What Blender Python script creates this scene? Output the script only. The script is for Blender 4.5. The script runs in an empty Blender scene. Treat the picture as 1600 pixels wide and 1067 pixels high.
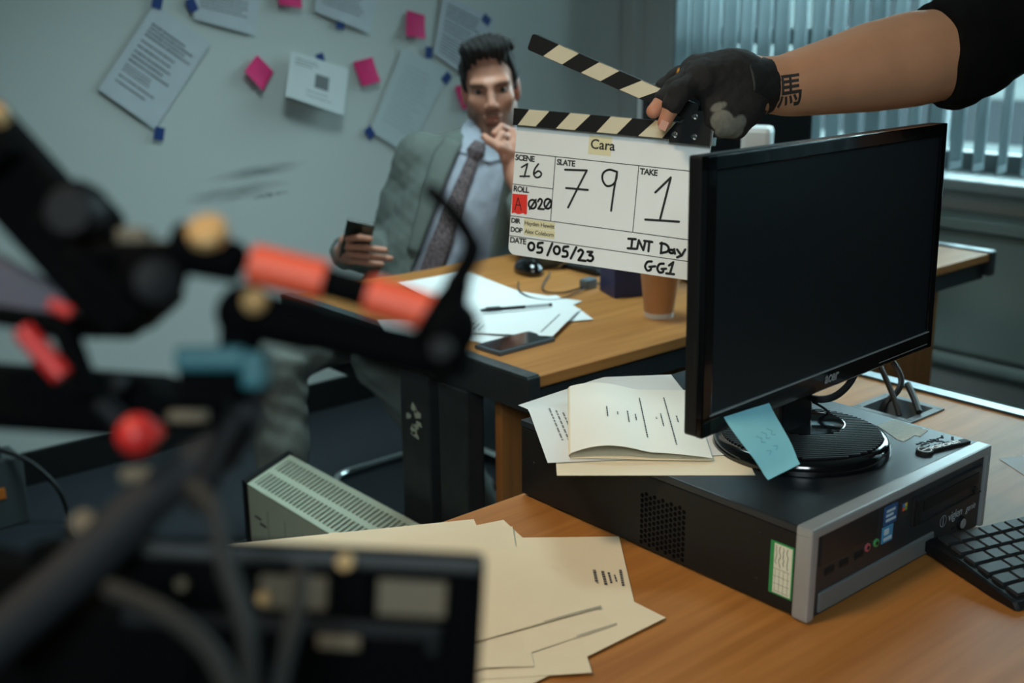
import bpy, bmesh, math, random
import numpy as np
from mathutils import Vector, Matrix, Euler
from mathutils.bvhtree import BVHTree

random.seed(7)
scene = bpy.context.scene
COL = scene.collection
PI = math.pi

# ------------------------------------------------------------------ camera
YAW, PITCH, ROLL = math.radians(49.39), math.radians(15.89), math.radians(-0.43)
fwd = Vector((math.cos(PITCH) * math.cos(YAW), math.cos(PITCH) * math.sin(YAW), -math.sin(PITCH)))
rgt = Vector((math.sin(YAW), -math.cos(YAW), 0))
upv = rgt.cross(fwd)
r2 = rgt * math.cos(ROLL) + upv * math.sin(ROLL)
u2 = -rgt * math.sin(ROLL) + upv * math.cos(ROLL)
cam_d = bpy.data.cameras.new('camera')
cam_d.sensor_width = 36.0
cam_d.lens = 36.0 * 1805 / 1600
cam_d.clip_start = 0.02
cam_d.dof.use_dof = True
cam_d.dof.focus_distance = 1.42
cam_d.dof.aperture_fstop = 4.2
cam_d.dof.aperture_blades = 9
cam = bpy.data.objects.new('camera', cam_d)
COL.objects.link(cam)
M4 = Matrix((r2, u2, -fwd)).transposed().to_4x4()
M4.translation = Vector((0, 0, 1.306))
cam.matrix_world = M4
scene.camera = cam

# ------------------------------------------------------------------ world, lamps, exposure
world = bpy.data.worlds.new('overcast_sky')
scene.world = world
world.use_nodes = True
bg = world.node_tree.nodes['Background']
bg.inputs['Color'].default_value = (0.70, 0.93, 1.0, 1)
bg.inputs['Strength'].default_value = 3.2


def area(name, loc, target, size, power, color, size_y=None, spread=180):
    l = bpy.data.lights.new(name, 'AREA')
    l.shape = 'RECTANGLE'
    l.size = size
    l.size_y = size_y or size
    l.energy = power
    l.color = color
    l.spread = math.radians(spread)
    o = bpy.data.objects.new(name, l)
    COL.objects.link(o)
    o.location = loc
    d = Vector(target) - Vector(loc)
    o.rotation_euler = d.to_track_quat('-Z', 'Y').to_euler()
    return o


# daylight arriving through the window bank on the right (sky portal in the opening)
portal = area('window_portal', (3.62, 1.0, 1.55), (0, 1.0, 1.55), 4.0, 1, (1, 1, 1), 1.5)
portal.data.cycles.is_portal = True
# overcast daylight beyond the glass
area('daylight_window', (4.6, 1.2, 2.3), (2.0, 1.6, 0.9), 4.0, 345, (0.68, 0.93, 1.0), 2.2)
# ceiling panel over the far desk, and the warm film lamp beside the crew, left of the camera
area('ceiling_panel_light', (1.5, 1.95, 2.52), (1.6, 2.1, 0), 0.6, 13, (0.71, 0.97, 1.0), 0.6, 100)
area('film_lamp', (-0.35, 0.95, 2.40), (0.80, 0.80, 0.73), 0.35, 4.2, (1.0, 0.75, 0.49), 0.35, 80)
area('added_fill_lamp', (-1.0, -0.9, 2.2), (1.1, 1.0, 0.95), 0.8, 2.9, (0.80, 0.96, 1.0), 0.7, 46)  # unseen fill added behind the camera to brighten surfaces facing it

vs = scene.view_settings
vs.view_transform = 'Standard'
vs.look = 'None'
vs.gamma = 1.0
vs.use_curve_mapping = False
vs.exposure = 0.0
scene.cycles.use_denoising = True
scene.cycles.max_bounces = 8
scene.cycles.transparent_max_bounces = 12


# ------------------------------------------------------------------ helpers: materials
def lin(c):
    return tuple(((v / 255) / 12.92 if v / 255 <= 0.04045 else ((v / 255 + 0.055) / 1.055) ** 2.4) for v in c)


def mat(name, rgb, rough=0.5, metal=0.0, var=0.0, vscale=8.0, bump=0.0, bscale=60.0, stretch=(1, 1, 1),
        coat=0.0, spec=0.5, rgb2=None, attr=None, transmit=0.0):
    m = bpy.data.materials.new(name)
    m.use_nodes = True
    nt = m.node_tree
    b = nt.nodes['Principled BSDF']
    col = lin(rgb)
    b.inputs['Roughness'].default_value = rough
    b.inputs['Metallic'].default_value = metal
    b.inputs['Specular IOR Level'].default_value = spec
    b.inputs['Coat Weight'].default_value = coat
    b.inputs['Base Color'].default_value = (*col, 1)
    if transmit:
        b.inputs['Transmission Weight'].default_value = transmit
    tc = nt.nodes.new('ShaderNodeTexCoord')
    mp = nt.nodes.new('ShaderNodeMapping')
    mp.inputs['Scale'].default_value = stretch
    nt.links.new(tc.outputs['Object'], mp.inputs['Vector'])
    if attr:
        at = nt.nodes.new('ShaderNodeAttribute')
        at.attribute_name = attr
        src = at.outputs['Color']
    else:
        src = None
    if var > 0 or rgb2:
        nz = nt.nodes.new('ShaderNodeTexNoise')
        nz.inputs['Scale'].default_value = vscale
        nz.inputs['Detail'].default_value = 6
        nt.links.new(mp.outputs['Vector'], nz.inputs['Vector'])
        mx = nt.nodes.new('ShaderNodeMix')
        mx.data_type = 'RGBA'
        c2 = lin(rgb2) if rgb2 else tuple(v * (1 - var) for v in col)
        rp = nt.nodes.new('ShaderNodeValToRGB')
        rp.color_ramp.elements[0].position = 0.35
        rp.color_ramp.elements[1].position = 0.65
        nt.links.new(nz.outputs['Fac'], rp.inputs['Fac'])
        nt.links.new(rp.outputs['Color'], mx.inputs['Factor'])
        mx.inputs['A'].default_value = (*c2, 1)
        if src:
            mul = nt.nodes.new('ShaderNodeMix')
            mul.data_type = 'RGBA'
            mul.blend_type = 'MULTIPLY'
            mul.inputs['Factor'].default_value = 1
            mx.inputs['A'].default_value = (1 - var, 1 - var, 1 - var, 1)
            mx.inputs['B'].default_value = (1, 1, 1, 1)
            nt.links.new(src, mul.inputs['A'])
            nt.links.new(mx.outputs['Result'], mul.inputs['B'])
            nt.links.new(mul.outputs['Result'], b.inputs['Base Color'])
        else:
            mx.inputs['B'].default_value = (*col, 1)
            nt.links.new(mx.outputs['Result'], b.inputs['Base Color'])
    elif src:
        nt.links.new(src, b.inputs['Base Color'])
    if bump > 0:
        n2 = nt.nodes.new('ShaderNodeTexNoise')
        n2.inputs['Scale'].default_value = bscale
        n2.inputs['Detail'].default_value = 4
        nt.links.new(mp.outputs['Vector'], n2.inputs['Vector'])
        bp = nt.nodes.new('ShaderNodeBump')
        bp.inputs['Strength'].default_value = bump
        bp.inputs['Distance'].default_value = 0.002
        nt.links.new(n2.outputs['Fac'], bp.inputs['Height'])
        nt.links.new(bp.outputs['Normal'], b.inputs['Normal'])
    return m


def mat_translucent(name, rgb, amount=0.5, rough=0.8):
    m = mat(name, rgb, rough)
    nt = m.node_tree
    b = nt.nodes['Principled BSDF']
    t = nt.nodes.new('ShaderNodeBsdfTranslucent')
    t.inputs['Color'].default_value = (*lin(rgb), 1)
    mx = nt.nodes.new('ShaderNodeMixShader')
    mx.inputs['Fac'].default_value = amount
    nt.links.new(b.outputs['BSDF'], mx.inputs[1])
    nt.links.new(t.outputs['BSDF'], mx.inputs[2])
    nt.links.new(mx.outputs['Shader'], nt.nodes['Material Output'].inputs['Surface'])
    return m


def mat_pane(name):
    m = bpy.data.materials.new(name)
    m.use_nodes = True
    nt = m.node_tree
    nt.nodes.remove(nt.nodes['Principled BSDF'])
    tr = nt.nodes.new('ShaderNodeBsdfTransparent')
    tr.inputs['Color'].default_value = (0.90, 0.96, 0.96, 1)
    gl = nt.nodes.new('ShaderNodeBsdfGlossy')
    gl.inputs['Roughness'].default_value = 0.02
    fr = nt.nodes.new('ShaderNodeFresnel')
    fr.inputs['IOR'].default_value = 1.45
    mx = nt.nodes.new('ShaderNodeMixShader')
    nt.links.new(fr.outputs['Fac'], mx.inputs['Fac'])
    nt.links.new(tr.outputs['BSDF'], mx.inputs[1])
    nt.links.new(gl.outputs['BSDF'], mx.inputs[2])
    nt.links.new(mx.outputs['Shader'], nt.nodes['Material Output'].inputs['Surface'])
    return m


# ------------------------------------------------------------------ helpers: objects
def prop(o, label=None, cat=None, group=None, kind=None):
    if label: o['label'] = label
    if cat: o['category'] = cat
    if group: o['group'] = group
    if kind: o['kind'] = kind
    return o


def thing(name, label, cat, loc=(0, 0, 0), rot=None, group=None):
    o = bpy.data.objects.new(name, None)
    o.empty_display_size = 0.02
    COL.objects.link(o)
    if rot is None:
        o.location = loc
    elif isinstance(rot, (int, float)):
        o.location = loc
        o.rotation_euler = (0, 0, rot)
    else:
        m = rot.to_4x4()
        m.translation = Vector(loc)
        o.matrix_world = m
    return prop(o, label, cat, group)


class MB:
    """collects boxes, tubes, prisms and sheets, then links them as one mesh object"""
    def __init__(s):
        s.v, s.f, s.sm = [], [], []

    def add(s, vs, fs, smooth=False):
        n = len(s.v)
        s.v += [tuple(p) for p in vs]
        s.f += [tuple(i + n for i in f) for f in fs]
        s.sm += [smooth] * len(fs)
        return s

    def box(s, c, size, R=None, bev=0.0):
        hx, hy, hz = size[0] / 2, size[1] / 2, size[2] / 2
        b = min(bev, hx * .49, hy * .49, hz * .49)
        if b <= 0:
            pts = [Vector((x, y, z)) for x in (-hx, hx) for y in (-hy, hy) for z in (-hz, hz)]
            fs = [(0, 1, 3, 2), (4, 6, 7, 5), (0, 4, 5, 1), (2, 3, 7, 6), (0, 2, 6, 4), (1, 5, 7, 3)]
        else:
            bm = bmesh.new()
            bmesh.ops.create_cube(bm, size=1)
            for v in bm.verts: v.co = Vector((v.co.x * size[0], v.co.y * size[1], v.co.z * size[2]))
            bmesh.ops.bevel(bm, geom=list(bm.edges), offset=b, segments=2, affect='EDGES', profile=.6)
            bm.verts.index_update()
            pts = [v.co.copy() for v in bm.verts]
            fs = [tuple(v.index for v in f.verts) for f in bm.faces]
            bm.free()
        if R is not None: pts = [R @ p for p in pts]
        cc = Vector(c)
        return s.add([p + cc for p in pts], fs)

    def bx(s, x0, x1, y0, y1, z0, z1, bev=0.0):
        return s.box(((x0 + x1) / 2, (y0 + y1) / 2, (z0 + z1) / 2), (abs(x1 - x0), abs(y1 - y0), abs(z1 - z0)), None, bev)

    def tube(s, pts, r, n=10, caps=True):
        pts = [Vector(p) for p in pts]
        rs = r if isinstance(r, (list, tuple)) else [r] * len(pts)
        rings, prev = [], None
        for i, p in enumerate(pts):
            t = (pts[min(i + 1, len(pts) - 1)] - pts[max(i - 1, 0)]).normalized()
            if prev is None:
                a = Vector((0, 0, 1)) if abs(t.z) < .9 else Vector((1, 0, 0))
                x = t.cross(a).normalized()
            else:
                x = (prev - t * prev.dot(t)).normalized()
            prev = x
            y = t.cross(x)
            rings.append([p + (x * math.cos(2 * PI * k / n) + y * math.sin(2 * PI * k / n)) * rs[i] for k in range(n)])
        vs = [v for rg in rings for v in rg]
        fs = [(i * n + k, i * n + (k + 1) % n, (i + 1) * n + (k + 1) % n, (i + 1) * n + k)
              for i in range(len(pts) - 1) for k in range(n)]
        s.add(vs, fs, True)
        if caps:
            s.add(rings[0], [tuple(range(n))[::-1]])
            s.add(rings[-1], [tuple(range(n))])
        return s

    def lathe(s, prof, n=24, c=(0, 0, 0), R=None, caps=True, smooth=True):
        cc = Vector(c)
        rings = []
        for r, z in prof:
            rg = [Vector((r * math.cos(2 * PI * k / n), r * math.sin(2 * PI * k / n), z)) for k in range(n)]
            rings.append([(R @ p if R is not None else p) + cc for p in rg])
        vs = [v for rg in rings for v in rg]
        fs = [(i * n + k, i * n + (k + 1) % n, (i + 1) * n + (k + 1) % n, (i + 1) * n + k)
              for i in range(len(prof) - 1) for k in range(n)]
        s.add(vs, fs, smooth)
        if caps:
            s.add(rings[0], [tuple(range(n))[::-1]])
            s.add(rings[-1], [tuple(range(n))])
        return s

    def prism(s, poly, z0, z1, R=None, c=(0, 0, 0)):
        n = len(poly)
        cc = Vector(c)
        f = lambda p: (R @ Vector(p) if R is not None else Vector(p)) + cc
        vs = [f((x, y, z0)) for x, y in poly] + [f((x, y, z1)) for x, y in poly]
        fs = [tuple(range(n))[::-1], tuple(range(n, 2 * n))] + [(k, (k + 1) % n, n + (k + 1) % n, n + k) for k in range(n)]
        return s.add(vs, fs)

    def surf(s, fn, nu, nv, smooth=True, th=0.0):
        P = [[Vector(fn(i / nu, j / nv)) for j in range(nv + 1)] for i in range(nu + 1)]
        idx = lambda i, j: i * (nv + 1) + j
        vs = [p for r in P for p in r]
        fs = [(idx(i, j), idx(i + 1, j), idx(i + 1, j + 1), idx(i, j + 1)) for i in range(nu) for j in range(nv)]
        if th <= 0:
            return s.add(vs, fs, smooth)
        lo = []
        for i in range(nu + 1):
            for j in range(nv + 1):
                du = P[min(i + 1, nu)][j] - P[max(i - 1, 0)][j]
                dv = P[i][min(j + 1, nv)] - P[i][max(j - 1, 0)]
                lo.append(P[i][j] - du.cross(dv).normalized() * th)
        m = len(vs)
        fs2 = [tuple(k + m for k in f)[::-1] for f in fs]
        rim = [idx(i, 0) for i in range(nu + 1)] + [idx(nu, j) for j in range(1, nv + 1)] + \
              [idx(i, nv) for i in range(nu - 1, -1, -1)] + [idx(0, j) for j in range(nv - 1, 0, -1)]
        fs3 = [(rim[k], rim[k] + m, rim[(k + 1) % len(rim)] + m, rim[(k + 1) % len(rim)]) for k in range(len(rim))]
        return s.add(vs + lo, fs + fs2 + fs3, smooth)

    def build(s, name, m, parent=None, sharp=True, origin=None):
        me = bpy.data.meshes.new(name)
        vs = s.v if origin is None else [tuple(Vector(p) - Vector(origin)) for p in s.v]
        me.from_pydata(vs, [], s.f)
        me.polygons.foreach_set('use_smooth', s.sm)
        me.update()
        me.materials.append(m)
        if any(s.sm) and sharp:
            try: me.set_sharp_from_angle(angle=math.radians(42))
            except Exception: pass
        o = bpy.data.objects.new(name, me)
        COL.objects.link(o)
        if parent is not None: o.parent = parent
        elif origin is not None: o.location = origin
        return o


def struct(name, mb, m, label=None):
    o = mb.build(name, m)
    o['kind'] = 'structure'
    if label: o['label'] = label
    return o


def text_mesh(txt, size, align='LEFT', bold=0.0, shear=0.0, space=1.0):
    """lettering as flat triangles in the xy plane, (verts, faces)"""
    c = bpy.data.curves.new('lettering', 'FONT')
    c.body = txt
    c.size = size
    c.align_x = align
    c.offset = bold
    c.shear = shear
    c.space_character = space
    c.resolution_u = 3
    o = bpy.data.objects.new('lettering', c)
    COL.objects.link(o)
    dg = bpy.context.evaluated_depsgraph_get()
    me = bpy.data.meshes.new_from_object(o.evaluated_get(dg))
    vs = [v.co.copy() for v in me.vertices]
    fs = [tuple(p.vertices) for p in me.polygons]
    bpy.data.objects.remove(o)
    bpy.data.curves.remove(c)
    bpy.data.meshes.remove(me)
    return vs, fs


def add_text(mb, txt, size, place, **kw):
    vs, fs = text_mesh(txt, size, **kw)
    return mb.add([place(v.x, v.y) for v in vs], fs)


def stroke(mb, pts, w, place, closed=False):
    """marker pen stroke: flat ribbon with round joints"""
    pts = [Vector((p[0], p[1])) for p in pts]
    if closed: pts = pts + [pts[0]]
    for a, b in zip(pts, pts[1:]):
        d = b - a
        if d.length < 1e-7: continue
        n = Vector((-d.y, d.x)).normalized() * w / 2
        mb.add([place(*(a - n)), place(*(b - n)), place(*(b + n)), place(*(a + n))], [(0, 1, 2, 3)])
    for p in pts:
        mb.add([place(p.x + w / 2 * math.cos(k * PI / 4), p.y + w / 2 * math.sin(k * PI / 4)) for k in range(8)], [tuple(range(8))])


def smooth_path(pts, n=8):
    """Catmull-Rom through the points"""
    P = [Vector(p) for p in pts]
    P = [P[0] * 2 - P[1]] + P + [P[-1] * 2 - P[-2]]
    out = []
    for i in range(1, len(P) - 2):
        for k in range(n):
            t = k / n
            a, b, c, d = P[i - 1], P[i], P[i + 1], P[i + 2]
            out.append(.5 * ((2 * b) + (c - a) * t + (2 * a - 5 * b + 4 * c - d) * t * t + (3 * b - a - 3 * c + d) * t ** 3))
    out.append(P[-2])
    return out


def text_rows(mb, fn, rows, words=(2, 7), th=0.5):
    """printed lines as small word marks on a sheet; rows = (u0, u1, v, height)"""
    for u0, u1, v, h in rows:
        u = u0
        while u < u1 - 0.01:
            w = min(random.uniform(.018, .06), u1 - u)
            mb.add([fn(u, v), fn(u + w, v), fn(u + w, v + h), fn(u, v + h)], [(0, 1, 2, 3)])
            u += w + 0.012


# ------------------------------------------------------------------ helpers: smooth bodies (signed distance + surface nets)
def V3(*a): return np.array(a if len(a) > 1 else a[0], float)


def s_cone(a, b, ra, rb):
    a, b = V3(a), V3(b)
    ab = b - a
    L = ab @ ab + 1e-12

    def f(P):
        t = np.clip(((P - a) @ ab) / L, 0, 1)
        return np.linalg.norm(P - a - t[:, None] * ab, axis=1) - (ra + (rb - ra) * t)
    f.c, f.R = (a + b) / 2, np.linalg.norm(ab) / 2 + max(ra, rb)
    return f


def s_ell(c, r, B=None):
    c, r = V3(c), V3(r)

    def f(P):
        q = P - c
        if B is not None: q = q @ B      # columns of B = local axes in world
        k0 = np.linalg.norm(q / r, axis=1)
        k1 = np.linalg.norm(q / (r * r), axis=1) + 1e-9
        return k0 * (k0 - 1) / k1
    f.c, f.R = c, r.max()
    return f


def s_box(c, h, rad, B=None):
    c, h = V3(c), V3(h)

    def f(P):
        q = P - c
        if B is not None: q = q @ B
        d = np.abs(q) - (h - rad)
        return np.linalg.norm(np.maximum(d, 0), axis=1) + np.minimum(d.max(axis=1), 0) - rad
    f.c, f.R = c, np.linalg.norm(h)
    return f


def smin(a, b, k):
    h = np.clip(0.5 + 0.5 * (b - a) / k, 0, 1)
    return b + (a - b) * h - k * h * (1 - h)


def smax(a, b, k): return -smin(-a, -b, k)


def union(prims, k=0.01):
    """smooth union; each shape is only evaluated near itself"""
    def f(P):
        d = np.full(len(P), .5)
        for p in prims:
            kk = k
            if isinstance(p, tuple): p, kk = p
            q = P - p.c
            m = np.einsum('ij,ij->i', q, q) < (p.R + .07) ** 2
            if m.any(): d[m] = smin(d[m], p(P[m]), kk)
        return d
    return f


def surface_net(f, lo, hi, h):
    """sparse naive surface nets: (verts, quads)"""
    lo, hi = V3(lo), V3(hi)
    B = 8
    nb = np.ceil((hi - lo) / (h * B)).astype(int)
    ii = np.stack(np.meshgrid(*[np.arange(n) for n in nb], indexing='ij'), -1).reshape(-1, 3)
    cen = lo + (ii + .5) * h * B
    keep = np.abs(f(cen)) < h * B * 1.25
    ii = ii[keep]
    off = np.stack(np.meshgrid(*[np.arange(B + 1)] * 3, indexing='ij'), -1).reshape(-1, 3)
    G = nb * B + 2
    allv, allk, allq = [], [], []
    key = lambda c: (c[..., 0] * G[1] + c[..., 1]) * G[2] + c[..., 2]
    for s0 in range(0, len(ii), 600):
        blk = ii[s0:s0 + 600]
        idx = blk[:, None, :] * B + off[None]
        val = f((lo + idx.reshape(-1, 3) * h)).reshape(len(blk), B + 1, B + 1, B + 1)
        sg = val < 0
        corner = {}
        cnt = np.zeros((len(blk), B, B, B), int)
        for dx in (0, 1):
            for dy in (0, 1):
                for dz in (0, 1):
                    sl = (slice(None), slice(dx, dx + B), slice(dy, dy + B), slice(dz, dz + B))
                    corner[dx, dy, dz] = val[sl]
                    cnt += sg[sl]
        act = (cnt > 0) & (cnt < 8)
        w = np.argwhere(act)
        if not len(w): continue
        acc = np.zeros((len(w), 3)); num = np.zeros(len(w))
        cv = {k: v[act] for k, v in corner.items()}
        for a in cv:
            for ax in range(3):
                if a[ax]: continue
                b = list(a); b[ax] = 1; b = tuple(b)
                va, vb = cv[a], cv[b]
                cr = (va < 0) != (vb < 0)
                t = np.where(cr, va / np.where(cr, va - vb, 1), 0)
                p = np.array(a, float)[None].repeat(len(w), 0)
                p[:, ax] = t
                acc += p * cr[:, None]; num += cr
        cell = blk[w[:, 0]] * B + w[:, 1:]
        allv.append(lo + (cell + acc / num[:, None]) * h)
        allk.append(key(cell))
        v0 = cv[0, 0, 0] < 0
        for ax, e in enumerate(((1, 0, 0), (0, 1, 0), (0, 0, 1))):
            v1 = cv[e] < 0
            m = v0 != v1
            c = cell[m]
            if not len(c): continue
            o1 = np.zeros(3, int); o2 = np.zeros(3, int)
            o1[(ax + 1) % 3] = 1; o2[(ax + 2) % 3] = 1
            q = np.stack([key(c), key(c - o1), key(c - o1 - o2), key(c - o2)], 1)
            fl = ~v0[m]
            q[fl] = q[fl][:, ::-1]
            allq.append(q)
    v = np.concatenate(allv); k = np.concatenate(allk); q = np.concatenate(allq)
    o = np.argsort(k); k = k[o]; v = v[o]
    pos = np.clip(np.searchsorted(k, q), 0, len(k) - 1)
    ok = (k[pos] == q).all(1)
    return v, pos[ok]


def sdf_mesh(name, f, lo, hi, h, m, parent=None, origin=(0, 0, 0), color=None, relax=1):
    v, q = surface_net(f, lo, hi, h)
    for _ in range(relax):
        acc = np.zeros_like(v); n = np.zeros(len(v))
        for a in range(4):
            b = (a + 1) % 4
            np.add.at(acc, q[:, a], v[q[:, b]]); np.add.at(n, q[:, a], 1)
            np.add.at(acc, q[:, b], v[q[:, a]]); np.add.at(n, q[:, b], 1)
        v = v * .5 + .5 * acc / np.maximum(n, 1)[:, None]
    me = bpy.data.meshes.new(name)
    me.from_pydata((v - V3(origin)).tolist(), [], q.tolist())
    me.polygons.foreach_set('use_smooth', [True] * len(me.polygons))
    me.update()
    me.materials.append(m)
    if color is not None:
        ca = me.color_attributes.new('tint', 'FLOAT_COLOR', 'POINT')
        c = np.ones((len(v), 4)); c[:, :3] = color(v)
        ca.data.foreach_set('color', c.ravel())
    o = bpy.data.objects.new(name, me)
    COL.objects.link(o)
    if parent is not None: o.parent = parent
    else: o.location = origin
    return o


def wob(P, s, ph=0.0):
    """cheap smooth 3D ripple in -1..1"""
    x, y, z = P[:, 0] * s, P[:, 1] * s, P[:, 2] * s
    return (np.sin(x + 1.7 * np.sin(.7 * y + ph) + ph) * np.sin(1.13 * y + 1.3 * np.sin(.9 * z - ph)) * .6 +
            np.sin(1.9 * z + 1.1 * np.sin(1.2 * x + 2 * ph)) * np.sin(1.6 * x - .8 * y + ph) * .4)


# ------------------------------------------------------------------ materials
m_carpet = mat('carpet_navy', (30, 38, 46), .95, var=.45, vscale=220, bump=.5, bscale=300)
m_wall2 = mat('wall_paint', (208, 213, 209), .75, var=.05, vscale=2)
m_ceil = mat('ceiling_paint', (168, 174, 172), .9)
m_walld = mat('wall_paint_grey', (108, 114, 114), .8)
m_black = mat('black_plastic', (14, 16, 18), .42, bump=.03, bscale=400, spec=.35)
m_skirt = mat('black_skirting', (8, 9, 11), .6)
m_gloss = mat('gloss_black_plastic', (9, 10, 12), .12, coat=.4)
m_matte = mat('matte_black', (11, 12, 13), .7)
m_steel = mat('dark_steel', (58, 64, 66), .42, .55, var=.2, vscale=30)
m_steel2 = mat('worn_steel_top', (120, 132, 136), .3, .8, var=.25, vscale=60)
m_silver = mat('silver_plastic', (158, 165, 168), .36, .4, var=.05, vscale=40)
m_chrome = mat('chrome', (200, 205, 206), .12, 1.0)
m_screw = mat('screw_metal', (175, 178, 175), .25, .95)
m_heater = mat('heater_enamel', (178, 190, 172), .42, var=.06, vscale=14)
m_radi = mat('radiator_paint', (132, 146, 140), .5, var=.08, vscale=6)
m_sill = mat('sill_paint', (160, 172, 172), .4)
m_frame = mat('window_frame_paint', (120, 130, 133), .45)
m_pane = mat_pane('window_glass')
m_blind = mat_translucent('blind_fabric', (168, 186, 192), .22)
m_white = mat('white_plastic', (214, 218, 216), .4)
m_paper = mat('paper_white', (212, 216, 216), .8, var=.03, vscale=10)
m_cream = mat('paper_cream', (222, 213, 188), .8, var=.05, vscale=10)
m_paperw = mat('paper_wall', (206, 213, 219), .85, var=.05, vscale=14)
m_ink = mat('print_ink', (40, 42, 46), .8)
m_inkgrey = mat('print_ink_grey', (112, 116, 118), .8)  # also draws the painted edge shadows on two desk sheets
m_marker = mat('marker_ink', (30, 33, 34), .5)
m_pink = mat('pink_note', (236, 40, 118), .7, var=.1, vscale=20)
m_tape = mat('blue_tape', (34, 66, 132), .6, var=.1, vscale=60)
m_orange = mat('orange_sleeve', (240, 94, 62), .5)
m_rig_glint = mat('rig_glint', (206, 166, 112), .4, .3)  # tan colour paints warm lamp highlights on the black rig parts
m_navy = mat('navy_card', (34, 46, 92), .5, var=.1, vscale=20)
m_rubber = mat('rubber', (14, 15, 16), .55)


def wood(name, a, b, axis):
    st = {'x': (1.2, 22, 22), 'y': (22, 1.2, 22), 'z': (22, 22, 1.2)}[axis]
    m = mat(name, a, .5, var=.3, rgb2=b, vscale=3.2, stretch=st, bump=.05, bscale=14, spec=.34, coat=.0)
    m.node_tree.nodes['Principled BSDF'].inputs['Coat Roughness'].default_value = .3
    return m


m_wood = wood('beech_laminate', (168, 114, 58), (150, 98, 46), 'x')
m_woodp = wood('beech_panel', (140, 92, 48), (124, 80, 40), 'z')

# back wall paint with old pen and shoe scuffs of their own shape
m_wall = mat('wall_paint_scuffed', (208, 213, 209), .75)
nt = m_wall.node_tree
tc = nt.nodes.new('ShaderNodeTexCoord')


def scuff(cx, cz, rx, rz, rot, sx, sz, lo, hi):
    mp = nt.nodes.new('ShaderNodeMapping')
    mp.vector_type = 'TEXTURE'
    mp.inputs['Location'].default_value = (cx, 3.28, cz)
    mp.inputs['Rotation'].default_value = (0, rot, 0)
    mp.inputs['Scale'].default_value = (rx, 1, rz)
    nt.links.new(tc.outputs['Object'], mp.inputs['Vector'])
    gr = nt.nodes.new('ShaderNodeTexGradient')
    gr.gradient_type = 'SPHERICAL'
    nt.links.new(mp.outputs['Vector'], gr.inputs['Vector'])
    mp2 = nt.nodes.new('ShaderNodeMapping')
    mp2.inputs['Rotation'].default_value = (0, -rot, 0)
    mp2.inputs['Scale'].default_value = (sx, 1, sz)
    nt.links.new(tc.outputs['Object'], mp2.inputs['Vector'])
    nz = nt.nodes.new('ShaderNodeTexNoise')
    nz.inputs['Scale'].default_value = 1
    nz.inputs['Detail'].default_value = 5
    nt.links.new(mp2.outputs['Vector'], nz.inputs['Vector'])
    mul = nt.nodes.new('ShaderNodeMath')
    mul.operation = 'MULTIPLY'
    nt.links.new(gr.outputs['Fac'], mul.inputs[0])
    nt.links.new(nz.outputs['Fac'], mul.inputs[1])
    mr = nt.nodes.new('ShaderNodeMapRange')
    mr.inputs['From Min'].default_value = lo
    mr.inputs['From Max'].default_value = hi
    nt.links.new(mul.outputs[0], mr.inputs['Value'])
    return mr.outputs['Result']


s1 = scuff(1.7703, 0.8310, .24, .030, -.05, 9, 40, .10, .60)
s2 = scuff(1.6990, 0.7737, .28, .040, -.05, 10, 45, .14, .62)
s3 = scuff(1.7986, 0.7533, .15, .016, -.05, 55, 90, .20, .50)
ad = nt.nodes.new('ShaderNodeMath'); ad.operation = 'MAXIMUM'
nt.links.new(s1, ad.inputs[0]); nt.links.new(s2, ad.inputs[1])
ad2 = nt.nodes.new('ShaderNodeMath'); ad2.operation = 'MAXIMUM'
nt.links.new(ad.outputs[0], ad2.inputs[0]); nt.links.new(s3, ad2.inputs[1])
k = nt.nodes.new('ShaderNodeMath'); k.operation = 'MULTIPLY'; k.inputs[1].default_value = .62
nt.links.new(ad2.outputs[0], k.inputs[0])
mx = nt.nodes.new('ShaderNodeMix'); mx.data_type = 'RGBA'
mx.inputs['A'].default_value = (*lin((208, 213, 209)), 1)
mx.inputs['B'].default_value = (*lin((70, 78, 78)), 1)
nt.links.new(k.outputs[0], mx.inputs['Factor'])
nt.links.new(mx.outputs['Result'], nt.nodes['Principled BSDF'].inputs['Base Color'])

# ------------------------------------------------------------------ the room
XW, YW, ZC = 3.44, 3.28, 2.55
X0, Y0 = -2.6, -2.4
struct('floor', MB().bx(X0 - .1, XW + .3, Y0 - .1, YW + .1, -.08, 0), m_carpet, 'dark navy office carpet')
struct('ceiling', MB().bx(X0 - .1, XW + .3, Y0 - .1, YW + .1, ZC, ZC + .08), m_ceil, 'white ceiling')
struct('wall_back', MB().bx(X0 - .1, XW + .25, YW, YW + .1, 0, ZC), m_wall, 'pale painted wall with scuff marks')
struct('wall_left', MB().bx(X0 - .1, X0, Y0, YW, 0, ZC), m_walld, 'grey painted side wall')
struct('wall_front', MB().bx(X0, XW + .25, Y0 - .1, Y0, 0, ZC), m_walld, 'grey painted wall behind the camera')
WY0, WY1, WZ0, WZ1 = -1.0, 3.0, .80, 2.28
w = MB()
w.bx(XW, XW + .25, Y0, YW, 0, WZ0).bx(XW, XW + .25, Y0, YW, WZ1, ZC)
w.bx(XW, XW + .25, WY1, YW, WZ0, WZ1).bx(XW, XW + .25, Y0, WY0, WZ0, WZ1)
struct('wall_right', w, m_wall2, 'window wall with a long opening')
struct('baseboard_back', MB().bx(X0, XW, YW - .014, YW, 0, .10, .003), m_skirt, 'black skirting board')
struct('baseboard_right', MB().bx(XW - .014, XW, Y0, YW - .02, 0, .10, .003), m_skirt, 'black skirting under the window')
struct('trim_1', MB().bx(XW - .055, XW, YW - .075, YW - .002, .1, ZC, .004), m_wall2, 'pale boxed pipe in the corner')
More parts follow.
